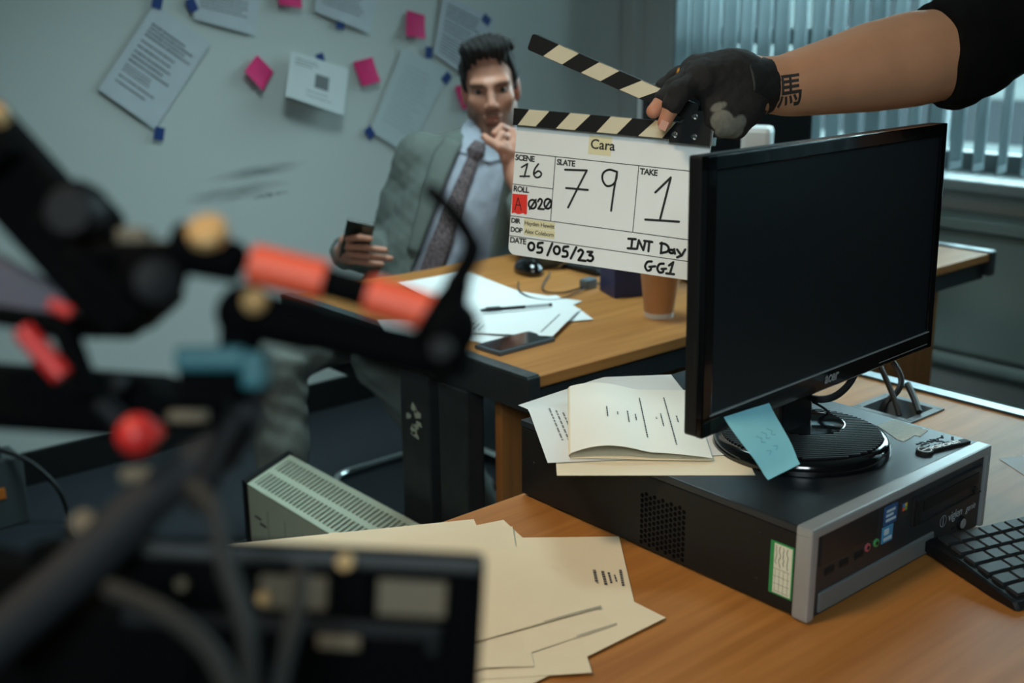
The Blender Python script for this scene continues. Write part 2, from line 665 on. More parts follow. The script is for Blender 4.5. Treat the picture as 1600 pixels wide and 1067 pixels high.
# window: frame, mullions, transom, panes, sill
win = bpy.data.objects.new('window_1', None); COL.objects.link(win)
prop(win, 'long office window with grey frame', kind='structure')
fx0, fx1 = XW + .14, XW + .20
MB().bx(fx0, fx1, WY0, WY1, WZ0, WZ0 + .06, .004).build('bottom_rail', m_frame, win)
MB().bx(fx0, fx1, WY0, WY1, WZ1 - .06, WZ1, .004).build('top_rail', m_frame, win)
MB().bx(fx0, fx1, WY0, WY1, 1.185, 1.245, .004).build('transom', m_frame, win)
for yy in (WY1 - .05, 2.0, 1.0, 0.0, WY0):
    MB().bx(fx0, fx1, yy, yy + .05, WZ0 + .06, WZ1 - .06, .004).build('mullion', m_frame, win)
for ya in (2.05, 1.05, .05, -.95):
    for za, zb in ((WZ0 + .06, 1.185), (1.245, WZ1 - .06)):
        MB().bx(XW + .168, XW + .172, ya, ya + (.90 if ya > 2 else .95), za, zb).build('pane', m_pane, win)
MB().bx(XW - .10, XW + .16, WY0 - .05, WY1, WZ0 - .03, WZ0 + .004, .008).build('window_sill', m_sill, win)

# radiator casing along the window wall
rad = thing('radiator', 'long grey-green radiator casing running under the window sill', 'radiator', (XW - .09, .9, .0))
MB().bx(-.06, .075, -1.6, 1.7, .28, .66, .012).build('front_panel', m_radi, rad)
MB().bx(-.085, .08, -1.62, 1.72, .665, .70, .006).build('top_grille', m_radi, rad)
MB().lathe([(.03, -1.6), (.03, 1.7)], 12, (-.025, .0, .245), Matrix.Rotation(-PI / 2, 3, 'X')).build('lower_roll', m_radi, rad)
MB().bx(-.02, .05, -1.5, -1.45, 0, .3).build('bracket', m_steel, rad)
MB().bx(-.02, .05, 1.5, 1.55, 0, .3).build('bracket', m_steel, rad)
MB().tube([(0, -1.55, .12), (0, 1.65, .12)], .018, 10).build('heating_pipe', m_radi, rad)

# vertical blind: headrail and every slat
bl = thing('vertical_blind', 'pale blue-grey vertical louvre blind hanging in front of the window', 'blind', (XW - .055, 1.0, .83))
MB().bx(-.025, .025, -2.02, 2.02, 1.40, 1.445, .004).build('headrail', m_white, bl)
def slat_fn(u, v):
    x = (u - .5) * .089
    return (.0045 * (1 - (2 * u - 1) ** 2), x, v * 1.39 + .005)
slat = MB().surf(slat_fn, 6, 1, True, .0006).build('slat', m_blind, bl, sharp=False)
hem = MB().bx(-.002, .003, -.042, .042, .0, .022, .001).build('slat_weight', m_blind, slat)
n_sl = 53
for i in range(n_sl):
    yy = 1.96 - i * .0752
    ang = math.radians(94 + random.uniform(-5, 5))
    if i == 0: o, hh = slat, hem
    else:
        o = slat.copy(); COL.objects.link(o); o.parent = bl
        hh = hem.copy(); COL.objects.link(hh); hh.parent = o
    o.location = (0, yy, 0); o.rotation_euler = (0, 0, ang)
MB().tube([(-.03, 1.99, 1.40), (-.032, 1.99, .8), (-.03, 1.99, .25)], .0025, 6).build('pull_cord', m_white, bl)

# the block across the street seen through the blind
bld = thing('building', 'pale office block across the street beyond the blind', 'building', (11.0, 6.0, -4.0))
m_fac = mat('render_facade', (150, 160, 160), .9, var=.1, vscale=2)
m_dkw = mat('dark_window', (42, 52, 58), .2)
MB().bx(0, 4, -14, 12, 0, 5.5).build('facade', m_fac, bld)
MB().bx(-.25, .0, -14, 12, 4.75, 4.95).build('ledge', m_fac, bld)
MB().bx(-.3, 4, -14, 12, 5.5, 5.62).build('parapet', m_fac, bld)
pw = None
for r in range(3):
    for i in range(8):
        if pw is None:
            pw = MB().bx(-.03, .05, -1.25, 1.25, 0, .42).build('window', m_dkw, bld)
            o = pw
        else:
            o = pw.copy(); COL.objects.link(o); o.parent = bld
        o.location = (0, -11.5 + i * 3.0, 5.02 - r * .98)


# ------------------------------------------------------------------ sheets of paper
def quad_fn(c, bulge=0.0, nrm=(0, 0, 1), curl=None):
    c = [Vector(p) for p in c]
    n = Vector(nrm)

    def f(u, v):
        p = (c[0] * (1 - u) + c[1] * u) * (1 - v) + (c[3] * (1 - u) + c[2] * u) * v
        p = p + n * (bulge * 4 * u * (1 - u) * (.6 + .4 * v))
        if curl: p = p + n * curl(u, v)
        return p
    return f


def sheet(name, label, cat, corners, m, nrm=(0, 0, 1), bulge=0., curl=None, rows=(), ink=None, group=None, res=10, th=.00025, boxes=(), rows2=()):
    """corners 00,10,11,01; a real sheet with its print as a part"""
    o3 = Vector(corners[0])
    f0 = quad_fn(corners, bulge, nrm, curl)
    f = lambda u, v: f0(u, v) - o3
    mb = MB().surf(f, res, res, True, th)
    if (Vector(corners[1]) - o3).cross(Vector(corners[3]) - o3).dot(Vector(nrm)) < 0:
        mb.f = [fc[::-1] for fc in mb.f]
        mb2 = MB().surf(lambda u, v: f(v, u), res, res, True, th)
        mb = mb2
    t = thing(name, label, cat, o3, group=group)
    mb.build('sheet', m, t)
    if rows or boxes:
        pr = MB()
        g = lambda u, v: f(u, v) + Vector(nrm) * .0005
        text_rows(pr, g, rows)
        for (u0, v0, u1, v1) in boxes:
            pr.surf(lambda a, b: g(u0 + (u1 - u0) * a, v0 + (v1 - v0) * b), 8, 6)
        pr.build('print_or_shade', ink or m_ink, t)  # boxes on two desk sheets paint edge shadow instead of print
    if rows2:
        pr = MB()
        text_rows(pr, lambda u, v: f(u, v) + Vector(nrm) * .0005, rows2)
        pr.build('handwriting', m_ink, t)
    return t


def rows_block(u0, u1, v0, v1, n, h, ragged=.35):
    out = []
    for i in range(n):
        v = v0 + (v1 - v0) * i / max(n - 1, 1)
        out.append((u0, u1 - random.uniform(0, ragged) * (u1 - u0), v, h))
    return out


# things pinned on the back wall (it lies in the plane y = 3.28)
NW = (0, -1, 0)
def wall_corner_curl(i):
    return lambda u, v: .03 * max(0, (u - .55)) ** 2 * (1 + v) if i == 0 else .0


sheet('paper_sheet', 'large tilted typed page on the wall, leftmost of the pinned papers', 'paper',
      [(1.4707, 3.2720, 1.3374), (1.6320, 3.2720, 1.2277), (1.4367, 3.2720, 0.9855), (1.2820, 3.2720, 1.1062)], m_paperw, NW, .002,
      lambda u, v: .10 * max(0, u - .72) ** 2 * (1.2 - v),
      rows=rows_block(.12, .92, .17, .29, 4, .017) + rows_block(.12, .9, .36, .42, 2, .017) + rows_block(.12, .9, .48, .58, 3, .017) + rows_block(.12, .7, .64, .70, 3, .010) + rows_block(.12, .85, .76, .82, 2, .014))
sheet('paper_sheet', 'typed page at the top of the wall between two blue tapes, bent lower corner', 'paper',
      [(1.5951, 3.2720, 1.4548), (1.8261, 3.2720, 1.4319), (1.7837, 3.2720, 1.2434), (1.5868, 3.2720, 1.2941)], m_paperw, NW, .003, None,
      rows=rows_block(.1, .9, .52, .74, 5, .02), ink=m_inkgrey)
sheet('paper_sheet', 'typed page cut by the top of the picture above the folded sheet', 'paper',
      [(2.0387, 3.2720, 1.4831), (2.2682, 3.2720, 1.4688), (2.2022, 3.2720, 1.2421), (1.9957, 3.2720, 1.3137)], m_paperw, NW, .006, None,
      rows=rows_block(.1, .85, .45, .8, 7, .02), ink=m_inkgrey)
sheet('folded_sheet', 'folded white sheet standing off the wall, printed with a small box', 'paper',
      [(1.8992, 3.2620, 1.1952), (2.1080, 3.2620, 1.1334), (2.0611, 3.2320, 0.9887), (1.8482, 3.2250, 1.0625)], m_paper, NW, .012, None,
      rows=rows_block(.08, .5, .1, .22, 3, .02) + rows_block(.3, .85, .72, .82, 2, .018), boxes=((.42, .32, .66, .62),), ink=m_inkgrey)
sheet('paper_sheet', 'typed page on the wall just above the seated man\'s hair', 'paper',
      [(2.5093, 3.2720, 1.3700), (2.7418, 3.2720, 1.2838), (2.6406, 3.2720, 1.0654), (2.4620, 3.2720, 1.1719)], m_paperw, NW, .002, None,
      rows=rows_block(.1, .95, .12, .3, 4, .02) + rows_block(.1, .9, .38, .52, 3, .02) + rows_block(.1, .9, .6, .9, 7, .015))
sheet('paper_sheet', 'faintly printed page on the wall left of the seated man\'s shoulder', 'paper',
      [(2.3337, 3.2720, 1.1942), (2.5326, 3.2720, 1.1137), (2.3408, 3.2720, 0.8345), (2.1868, 3.2720, 0.9281)], mat('paper_faint', (200, 210, 212), .85), NW, .002, None,
      rows=rows_block(.15, .9, .15, .8, 14, .01), ink=mat('faint_ink', (168, 178, 182), .9))

notes = [((388, 88), (413, 142), (427, 113), (400, 86), 'square pink sticky note set as a diamond left of the folded sheet'),
         ((434, -20), (472, -14), (469, 13), (433, 7), 'pink sticky note cut by the top edge of the picture'),
         ((552, 97), (582, 89), (592, 127), (563, 134), 'square pink sticky note between the folded sheet and the faint page'),
         ((636, 16), (664, 24), (662, 61), (632, 56), 'square pink sticky note highest on the wall right of the top page'),
         ((711, 135), (741, 128), (748, 163), (720, 170), 'pink sticky note half hidden behind the seated man\'s head')]
NPTS = {0: [(1.7860, 3.2720, 1.1865), (1.8396, 3.2720, 1.1329), (1.7911, 3.2720, 1.0787), (1.7323, 3.2720, 1.1388)],
        1: [(1.8713, 3.2720, 1.3897), (1.9561, 3.2720, 1.3790), (1.9456, 3.2720, 1.3235), (1.8652, 3.2720, 1.3351)],
        2: [(2.1329, 3.2720, 1.1545), (2.2087, 3.2720, 1.1686), (2.2304, 3.2720, 1.0893), (2.1563, 3.2720, 1.0780)],
        3: [(2.3544, 3.2720, 1.3161), (2.4282, 3.2720, 1.2991), (2.4201, 3.2720, 1.2217), (2.3406, 3.2720, 1.2336)],
        4: [(2.5510, 3.2720, 1.0583), (2.6378, 3.2720, 1.0700), (2.6568, 3.2720, 0.9908), (2.5748, 3.2720, 0.9796)]}
for i, nn in enumerate(notes):
    t = sheet('sticky_note', nn[4], 'sticky note', NPTS[i], m_pink, NW, .004, lambda u, v: .012 * v * v, group='pink sticky notes on the wall')
tapes = [((1.4780, 3.2700, 1.3426), .3, 'blue tape square at the top corner of the large tilted page'),
         ((1.4483, 3.2700, 0.9719), .25, 'blue tape square at the bottom corner of the large tilted page'),
         ((1.5833, 3.2700, 1.3337), -.4, 'blue tape square beside the bent page at the top of the wall'),
         ((2.0895, 3.2700, 1.2777), .15, 'blue tape square on the page above the folded sheet'),
         ((2.0015, 3.2580, 1.1670), -.25, 'blue tape square holding the folded sheet'),
         ((2.4388, 3.2700, 1.1769), .1, 'blue tape square at the left edge of the page above the man'),
         ((2.6958, 3.2700, 1.2820), -.9, 'blue tape square above the seated man\'s hair'),
         ((2.5135, 3.2700, 1.0884), .8, 'blue tape square left of the seated man\'s forehead'),
         ((2.1852, 3.2700, 0.9241), -.6, 'blue tape square at the lowest corner of the faint page')]
for c, a, lab in tapes:
    R = Matrix.Rotation(a, 3, 'Y')
    o = MB().box((0, 0, 0), (.030, .0008, .038), R, .0002).build('tape_square', m_tape, None, origin=(0, 0, 0))
    o.location = c
    prop(o, lab, 'tape', 'blue tape squares on the wall')


# ------------------------------------------------------------------ desks
def end_frame(t, x, y0, y1, zt, legs):
    MB().bx(x - .014, x + .014, y0, y1, zt - .058, zt + .002, .003).build('end_rail', m_steel, t)
    MB().bx(x - .013, x + .013, y0 + .003, y1 - .003, zt + .002, zt + .004, .0008).build('rail_cap', m_steel2, t)
    for (a, b) in legs:
        MB().bx(x - .018, x + .022, a, b, .05, zt - .058, .004).build('leg', m_steel, t)
    MB().bx(x - .025, x + .025, y0 + .03, y1 - .03, .0, .05, .006).build('foot_bar', m_steel, t)


ZT = .73
# far desk (the man's): x 1.19 .. 2.735, y 1.347 .. 2.14
dB = thing('office_desk', 'beech office desk with dark steel end frame in front of the seated man', 'desk', (1.2, 1.347, 0))
MB().bx(.015, 1.50, .0, .79, ZT - .020, ZT, .002).build('worktop', m_wood, dB)
end_frame(dB, 0.0, -.003, .795, ZT, ((.155, .237), (.268, .357)))
end_frame(dB, 1.515, -.003, .795, ZT, ((.155, .237), (.268, .357)))
MB().bx(.015, 1.50, .012, .045, ZT - .065, ZT - .020, .002).build('front_beam', m_steel, dB)
MB().bx(.015, 1.50, .74, .775, ZT - .065, ZT - .020, .002).build('rear_beam', m_steel, dB)
MB().bx(.03, 1.49, .118, .136, .24, .655, .003).build('modesty_panel', m_woodp, dB)
# flaked paint patch on the left upright
m_chip = mat('pale_chip', (138, 152, 138), .8)
for q in range(7):
    y = .292 + random.uniform(0, .040); z = .60 - q * .0085
    pg_ = [(y + random.uniform(.006, .018) * math.cos(a_), z + random.uniform(.003, .012) * math.sin(a_)) for a_ in (0, 1.3, 2.4, 3.9, 5.1)]
    MB().prism(pg_, -.0192, -.018, Matrix(((0, 0, 1), (1, 0, 0), (0, 1, 0)))).build('paint_chip', m_chip, dB)

# near desk: x 0.40 .. 1.62, y .2 .. 1.003, cable opening behind the computer
dA = thing('office_desk', 'nearer beech office desk carrying the computer and the black monitor', 'desk', (.83, .60, 0))
gx0, gx1, gy0, gy1 = 1.464 - .83, 1.544 - .83, .826 - .60, .908 - .60
wt = MB()
for (a, b, c, d) in ((-.43, gx0, -.40, .403), (gx1, .772, -.40, .403), (gx0, gx1, -.40, gy0), (gx0, gx1, gy1, .403)):
    wt.bx(a, b, c, d, ZT - .022, ZT)
wt.build('worktop', m_wood, dA)
end_frame(dA, .786, -.405, .408, ZT, ((-.04, .04), (.07, .15)))
end_frame(dA, -.445, -.405, .408, ZT, ((-.04, .04), (.07, .15)))
MB().bx(-.43, .77, .355, .388, ZT - .066, ZT - .022, .002).build('rear_beam', m_steel, dA)
MB().bx(-.43, .77, .25, .268, .26, .655, .003).build('modesty_panel', m_woodp, dA)
gr = MB()
for (a, b, c, d) in ((gx0 - .008, gx0 + .004, gy0 - .008, gy1 + .008), (gx1 - .004, gx1 + .008, gy0 - .008, gy1 + .008),
                     (gx0, gx1, gy0 - .008, gy0 + .004), (gx0, gx1, gy1 - .004, gy1 + .008)):
    gr.bx(a, b, c, d, ZT - .028, ZT + .003, .001)
gr.build('cable_grommet', mat('grey_grommet', (92, 102, 106), .5), dA)

# cables rising from the opening
cabs = [('thick black cable looping up from the desk opening, nearest the monitor', [(1.4759, 0.8472, 0.7309), (1.4833, 0.8635, 0.7549), (1.4864, 0.8879, 0.7903), (1.4978, 0.9147, 0.8150), (1.4484, 0.9151, 0.8491), (1.3633, 0.8867, 0.8708)], .0042),
        ('grey-black cable curving over in the desk opening, second of three', [(1.4995, 0.8892, 0.7142), (1.4999, 0.8840, 0.7379), (1.5152, 0.8765, 0.7526), (1.5318, 0.8816, 0.7681), (1.5356, 0.9001, 0.7895), (1.5132, 0.9159, 0.8168), (1.4538, 0.9070, 0.8400)], .0046),
        ('short black plug lead standing in the desk opening, rightmost', [(1.4990, 0.8293, 0.7361), (1.5148, 0.8483, 0.7497), (1.5290, 0.8688, 0.7636)], .0052)]
for lab, pts, r in cabs:
    o = MB().tube(smooth_path(pts), r, 8).build('cable', m_rubber, None, origin=pts[0])
    prop(o, lab, 'cable', 'cables in the desk opening')

# ------------------------------------------------------------------ desktop computer lying flat
PX, PY = .871, .577            # front left bottom corner
pc = thing('desktop_computer', 'black slim desktop computer with silver bezel lying under the monitor', 'computer', (PX, PY, ZT))
PW, PD, PH = .338, .423, .100
m_case = mat('case_black', (25, 26, 26), .5, .1, spec=.3, var=.08, vscale=30, bump=.04, bscale=500)
m_lid = mat('case_lid', (44, 50, 55), .36, .35, var=.05, vscale=20, bump=.03, bscale=500)
BZ = .019                      # bezel depth
MB().bx(.0, PW, BZ - .001, PD, .004, PH - .009, .002).build('case', m_case, pc)
MB().bx(-.001, PW + .001, BZ - .001, PD, PH - .0085, PH, .0015).build('lid', m_lid, pc)
bz = MB()
bz.bx(-.002, PW + .002, .0, BZ, PH - .010, PH + .001, .003)      # top band
bz.bx(-.002, .010, .0, BZ, .002, PH - .006, .003)
bz.bx(PW - .006, PW + .002, .0, BZ, .002, PH - .006, .002)
bz.build('bezel_frame', m_silver, pc)
MB().bx(.010, PW - .006, .004, BZ, .002, PH - .010, .001).build('front_panel', mat('front_black', (36, 39, 42), .4), pc)
MB().bx(.020, .232, .0015, .01, .005, .027, .002).build('lower_strip', mat('grey_strip', (112, 118, 120), .45, .3), pc)
drv = MB().bx(.183, .327, .001, .01, .047, .0815, .002).build('optical_drive', mat('drive_black', (26, 29, 32), .3), pc)
MB().bx(.185, .325, -.0002, .004, .0475, .0495, .0004).build('drive_lip', m_case, drv)
MB().bx(.187, .197, -.0008, .004, .049, .076, .001).build('drive_catch', m_case, drv)
MB().bx(.200, .318, -.0002, .004, .060, .074, .001).build('drive_door', m_black, drv)
MB().lathe([(.0045, 0), (.0045, .003), (.003, .0035)], 14, (.311, .002, .0545), Matrix.Rotation(PI / 2, 3, 'X')).build('eject_button', m_case, drv)
MB().bx(.018, .118, .0025, .008, .056, .0885, .002).build('blank_bay', mat('bay_black', (30, 33, 36), .4), pc)
for i, x in enumerate((.029, .054, .080)):
    o = MB().bx(x, x + .014, .003, .006, .0425, .0495).build('usb_port', m_matte, pc)
    MB().bx(x + .001, x + .013, .0022, .005, .0452, .0468).build('tongue', m_case, o)
for x, c in ((.1016, (170, 84, 92)), (.1173, (74, 150, 84))):
    o = MB().lathe([(.0046, 0), (.0046, .0015), (.003, .0018)], 16, (x, .0042, .0495), Matrix.Rotation(PI / 2, 3, 'X')).build('audio_jack', mat('jack_ring', c, .4), pc)
    MB().lathe([(.0022, 0), (.0022, .0022)], 10, (x, .0042, .0495), Matrix.Rotation(PI / 2, 3, 'X')).build('jack_hole', m_matte, o)
MB().lathe([(.0085, 0), (.0085, .0025), (.007, .0032)], 20, (.293, .0042, .018), Matrix.Rotation(PI / 2, 3, 'X')).build('power_button', m_case, pc)
MB().lathe([(.0058, 0), (.0058, .0037)], 20, (.293, .0042, .018), Matrix.Rotation(PI / 2, 3, 'X')).build('power_cap', m_silver, pc)
MB().bx(.272, .279, .003, .006, .0155, .018).build('indicator_slot', m_matte, pc)
# stickers and lettering on the front
k1 = MB().bx(.1285, .1525, .0028, .0042, .0640, .0850, .0004).build('blue_sticker', mat('sticker_blue', (52, 92, 142), .4, var=.3, vscale=200), pc)
k1['label'] = 'dark blue processor sticker'
kt = MB()
for r, (z_, w_) in enumerate(((.0785, .016), (.0735, .013), (.0680, .018))): kt.bx(.1315, .1315 + w_, .0024, .0029, z_, z_ + .0028)
kt.build('sticker_print', mat('print_pale', (176, 200, 214), .5), k1)
k2 = MB().bx(.1275, .1470, .0028, .0042, .0445, .0625, .0004).build('blue_sticker', mat('sticker_sky', (74, 146, 190), .4, var=.2, vscale=200), pc)
kt = MB()
kt.bx(.1300, .1385, .0024, .0029, .0535, .0600).bx(.1300, .1445, .0024, .0029, .0470, .0505)
kt.build('sticker_print', bpy.data.materials['print_pale'], k2)
st4 = MB().bx(.1585, .1740, .0028, .0042, .0635, .0810, .0004).build('small_sticker', mat('sticker_dark', (44, 42, 44), .4), pc)
for j, c in enumerate(((200, 84, 60), (110, 160, 70), (70, 120, 190), (214, 180, 70))):
    MB().bx(.1620 + (j % 2) * .0044, .1660 + (j % 2) * .0044, .0024, .0030, .0715 + (j // 2) * .0042, .0752 + (j // 2) * .0042).build('colour_square', mat('sticker_square', c, .5), st4)
fr = lambda x, z, y=.0035: (lambda a, b: Vector((x + a, y, z + b)))
m_fadedtext = mat('faded_lettering', (176, 182, 186), .5)
tx = MB()
add_text(tx, 'viglen', .0150, fr(.2630, .0285), space=.9)
add_text(tx, 'genie', .0115, fr(.3005, .0285), shear=.2, space=.9)
stroke(tx, [(.2520 + .0065 * math.cos(a * PI / 8), .0325 + .0065 * math.sin(a * PI / 8)) for a in range(16)], .0008, lambda a, b: Vector((a, .0035, b)), True)
stroke(tx, [(.2520, .028), (.2520, .037)], .0012, lambda a, b: Vector((a, .0035, b)))
tx.build('front_lettering', m_fadedtext, pc)
# perforated vent on the left side: many small round holes, too small to pick apart
vent = MB()
for i in range(11):
    for j in range(10):
        y = .1610 + i * .0060; z = .0100 + j * .0062 + (.0031 if i % 2 else 0)
        vent.lathe([(.0026, 0), (.0026, .0006)], 6, (-.0003, y, z), Matrix.Rotation(PI / 2, 3, 'Y'), smooth=False)
v = vent.build('vent_holes', mat('hole_black', (3, 3, 4), .9, spec=.1), pc); v['kind'] = 'stuff'
for y, z in ((.062, .076), (.064, .026), (.40, .05)):
    MB().lathe([(.0022, 0), (.0018, .0006)], 8, (-.0002, y, z), Matrix.Rotation(-PI / 2, 3, 'Y')).build('screw_hole', m_matte, pc)
# asset label with green border beside the bezel
lb = MB().bx(-.0007, .0, .0205, .0480, .0185, .0750, .0002).build('asset_label', mat('label_green', (40, 132, 74), .5), pc)
lb['label'] = 'pale asset label with green border'
MB().bx(-.0012, -.0006, .0220, .0430, .0205, .0732).build('label_face', mat('label_cream', (206, 210, 190), .6), lb)
hw = MB()
side = lambda a, b: Vector((-.0016, a, b))
for r in range(4):
    y = .0405 - r * .0045
    pts = [(y + random.uniform(-.0011, .0011), .0715 - q * .0028) for q in range(8 + r % 2)]
    stroke(hw, pts, .0006, side)
for r in range(4):
    stroke(hw, [(.0405 - r * .0050, .047), (.0405 - r * .0050, .022)], .0003, side)
for r in range(4): stroke(hw, [(.0235, .047 - r * .008), (.0425, .047 - r * .008)], .0003, side)
hw.build('label_writing', m_ink, lb)
# torn label and raised badge on the lid
torn = [(.262, .157), (.297, .159), (.326, .118), (.304, .108), (.300, .112), (.273, .078), (.240, .118)]
tl = MB().prism([(0.3006, 0.1234), (0.3332, 0.1213), (0.3297, 0.0738), (0.3057, 0.0696), (0.3051, 0.0757), (0.2766, 0.0733), (0.2767, 0.0816)], PH, PH + .0006, None, (0, 0, 0))
tlo = tl.build('torn_label', mat('label_aged', (234, 234, 218), .7, var=.12, vscale=200), pc)
tlo['label'] = 'torn cream paper label'
b0, b1 = Vector((0.2559, 0.0410)), Vector((0.3284, 0.0243))
bd = (b1 - b0); ang = math.atan2(bd.y, bd.x)
Rb = Matrix.Rotation(ang, 3, 'Z')
bg3 = MB()
bg3.lathe([(.0095, 0), (.0095, .0035)], 20, (*(b0 + bd * .10), PH))
bg3.box((*(b0 + bd * .56), PH + .0016), (bd.length * .9, .0095, .0032), Rb, .001)
bgo = bg3.build('badge', m_matte, pc)
bgo['label'] = 'raised black badge with silver letters'
bt = MB()
pl = lambda a, b: Rb @ Vector((a, b, 0)) + Vector((b0.x, b0.y, PH + .0040))
add_text(bt, 'PCSPECIALIST', .0088, lambda a, b: pl(bd.length * .215 + a, b - .0032), bold=.00035, space=.84)
stroke(bt, [(bd.length * .10 + .0072 * math.cos(a * PI / 8), .0072 * math.sin(a * PI / 8)) for a in range(16)], .0011, pl, True)
stroke(bt, [(bd.length * .10 - .005, -.001), (bd.length * .10 + .005, .001)], .0016, pl)
bt.build('badge_lettering', mat('bright_letters', (236, 240, 240), .4), bgo)
gl = MB()
for q in range(26):
    p = b0 + bd * random.uniform(.25, .95) + Vector((-bd.y, bd.x)).normalized() * random.uniform(.008, .026)
    gl.box((p.x, p.y, PH + .0002), (random.uniform(.003, .010), random.uniform(.001, .003), .0006), Matrix.Rotation(random.uniform(0, 3), 3, 'Z'))
gl.build('glue_residue', mat('glue_dark', (22, 25, 27), .8), pc)

# ------------------------------------------------------------------ near monitor
mo_u, mo_v, mo_n = Vector((.9985, .0545, -.0036)), Vector((.0024, .0229, .9997)), Vector((.0545, -.9983, .0227))
TLm = Vector((.8391, .6995, 1.1766))
MWd, MHt = .473, .2776
mc = TLm + mo_u * MWd / 2 - mo_v * MHt
Rm = Matrix((mo_u, -mo_n, mo_v)).transposed()      # local: x right, y back, z up; origin bottom centre of the front face
mon = thing('monitor', 'black widescreen monitor switched off, standing on the desktop computer', 'monitor', mc, Rm)
hw_ = MWd / 2
shell = MB().bx(-hw_, hw_, .004, .021, 0, MHt, .003)
shell.bx(-hw_ + .05, hw_ - .05, .019, .048, .03, MHt - .05, .012)
shell.build('back_shell', m_black, mon)
fb = MB()
bw, bb = .0125, .030
fb.bx(-hw_, -hw_ + bw + .003, -.002, .006, 0, MHt, .0015).bx(hw_ - bw, hw_, -.002, .006, 0, MHt, .0015)
fb.bx(-hw_, hw_, -.002, .006, MHt - .0150, MHt, .0015).bx(-hw_, hw_, -.002, .006, 0, bb - .008, .0015)
fb.build('bezel', m_gloss, mon)
MB().bx(-hw_ + .012, hw_ - .01, .0015, .005, bb - .010, MHt - .012).build('screen', mat('screen_off', (19, 27, 32), .34, spec=.5), mon)
MB().bx(-hw_ + .012, hw_ - .01, -.0026, .001, bb - .0095, bb - .008, .0003).build('screen_lip', m_silver, mon)
MB().bx(hw_ - .13, hw_ - .012, -.0024, .0, .0055, .0064, .0002).build('accent_line', m_silver, mon)
MB().bx(-hw_ - .0006, -hw_ + .002, .0075, .0095, .055, .10, .0005).build('side_mark', m_case, mon)
lg = MB()
vs_, fs_ = text_mesh('acer', .017, 'CENTER', .0005, .15, .95)
lg.add([Vector((p.x, -.0026, p.y + .0075)) for p in vs_], fs_)
lg.build('logo', mat('logo_silver', (170, 176, 178), .35, .5), mon)
# neck and ribbed oval foot (local frame again; foot rests on the lid)
foot_z = (ZT + PH) - mc.z
MB().bx(-.046, .018, .030, .058, foot_z + .012, .06, .004).build('neck', m_black, mon)
Ro = Matrix.Rotation(-.0, 3, 'Z')
fc = Vector((-.022, .020, foot_z))
pf = [(1.0, .0), (1.0, .004), (.985, .010), (.955, .014), (.90, .0155), (0.001, .016)]
ft = MB()
n = 56
rg = []
FR = .099
for s_, z_ in pf:
    rg.append([fc + Vector((FR * s_ * math.cos(2 * PI * q / n), FR * s_ * math.sin(2 * PI * q / n), z_)) for q in range(n)])
ft.add([p for r_ in rg for p in r_], [(i * n + q, i * n + (q + 1) % n, (i + 1) * n + (q + 1) % n, (i + 1) * n + q) for i in range(len(pf) - 1) for q in range(n)], True)
ft.add(rg[0], [tuple(range(n))[::-1]])
foot = ft.build('foot', m_gloss, mon)
# fine ribs, turned with the swivelled foot, outside the smooth dish round the neck
ra_ = math.radians(-40)
Rr = Matrix.Rotation(ra_, 3, 'Z')
dish = Vector((.014, .030))
for q in range(-15, 16):
    yy = q * .0057
    hx = math.sqrt(max(0, (FR * .90) ** 2 - yy ** 2))
    segs = [(-hx, hx)]
    dd = .046 ** 2 - (yy - dish.y) ** 2
    if dd > 0:
        w_ = math.sqrt(dd)
        segs = [(-hx, dish.x - w_), (dish.x + w_, hx)]
    for a_, b_ in segs:
        if b_ - a_ < .006: continue
        cc = Rr @ Vector(((a_ + b_) / 2, yy, 0)) + fc
        MB().box((cc.x, cc.y, foot_z + .0162), (b_ - a_, .0034, .0024), Rr, .0007).build('rib', m_black, foot)
dc = Rr @ Vector((dish.x, dish.y, 0)) + fc
MB().lathe([(.046, .0150), (.046, .0172), (.0445, .0176), (.043, .0165), (.002, .0158)], 40, (dc.x, dc.y, foot_z)).build('neck_dish', m_gloss, foot)

# monitor lead dipping behind the stand
pts = [(1.1589, 0.7210, 0.9115), (1.1287, 0.7124, 0.8924), (1.1050, 0.7144, 0.8800), (1.0895, 0.7258, 0.8752), (1.0966, 0.7589, 0.8700)]
o = MB().tube(smooth_path(pts), .0042, 8).build('cable', m_rubber, None, origin=pts[0])
prop(o, 'black lead dipping below the monitor beside its stand', 'cable')
pts = [(1.1007, 0.7543, 0.8670), (1.1246, 0.7412, 0.8505), (1.1363, 0.7225, 0.8270), (1.1323, 0.7085, 0.8174)]
o = MB().tube(smooth_path([Vector(p) * 1.0 for p in pts]), .0016, 6).build('cable', m_rubber, None, origin=pts[0])
prop(o, 'thin dark lead lying across the lid behind the stand', 'cable')

# blue paper note stuck under the screen
sn0, sn1 = Vector((0.8715, 0.6953, 0.9148)), Vector((0.9510, 0.6996, 0.9104))
sn3, sn2 = Vector((0.8740, 0.6393, 0.8637)), Vector((0.9245, 0.6384, 0.8673))
def note_fn(u, v):
    a = sn0.lerp(sn1, u); b = sn3.lerp(sn2, u)
    p = a.lerp(b, v) + Vector((.0, -.004, 0)) + mo_n * .010 * math.sin(PI * min(1, v * 1.1)) * (1 - v * .4) + Vector((-.012, 0, 0)) * math.sin(PI * v) * (1 - v)
    return p - sn0
nt_ = thing('sticky_note', 'long pale blue paper note hanging from the monitor over its foot', 'sticky note', sn0)
MB().surf(lambda u, v: note_fn(v, u), 12, 10, True, .0003).build('sheet', mat('blue_note', (134, 206, 222), .75, var=.04, vscale=30), nt_)
pn = MB()
nf = lambda a, b: note_fn(a, b) + mo_n * .0008
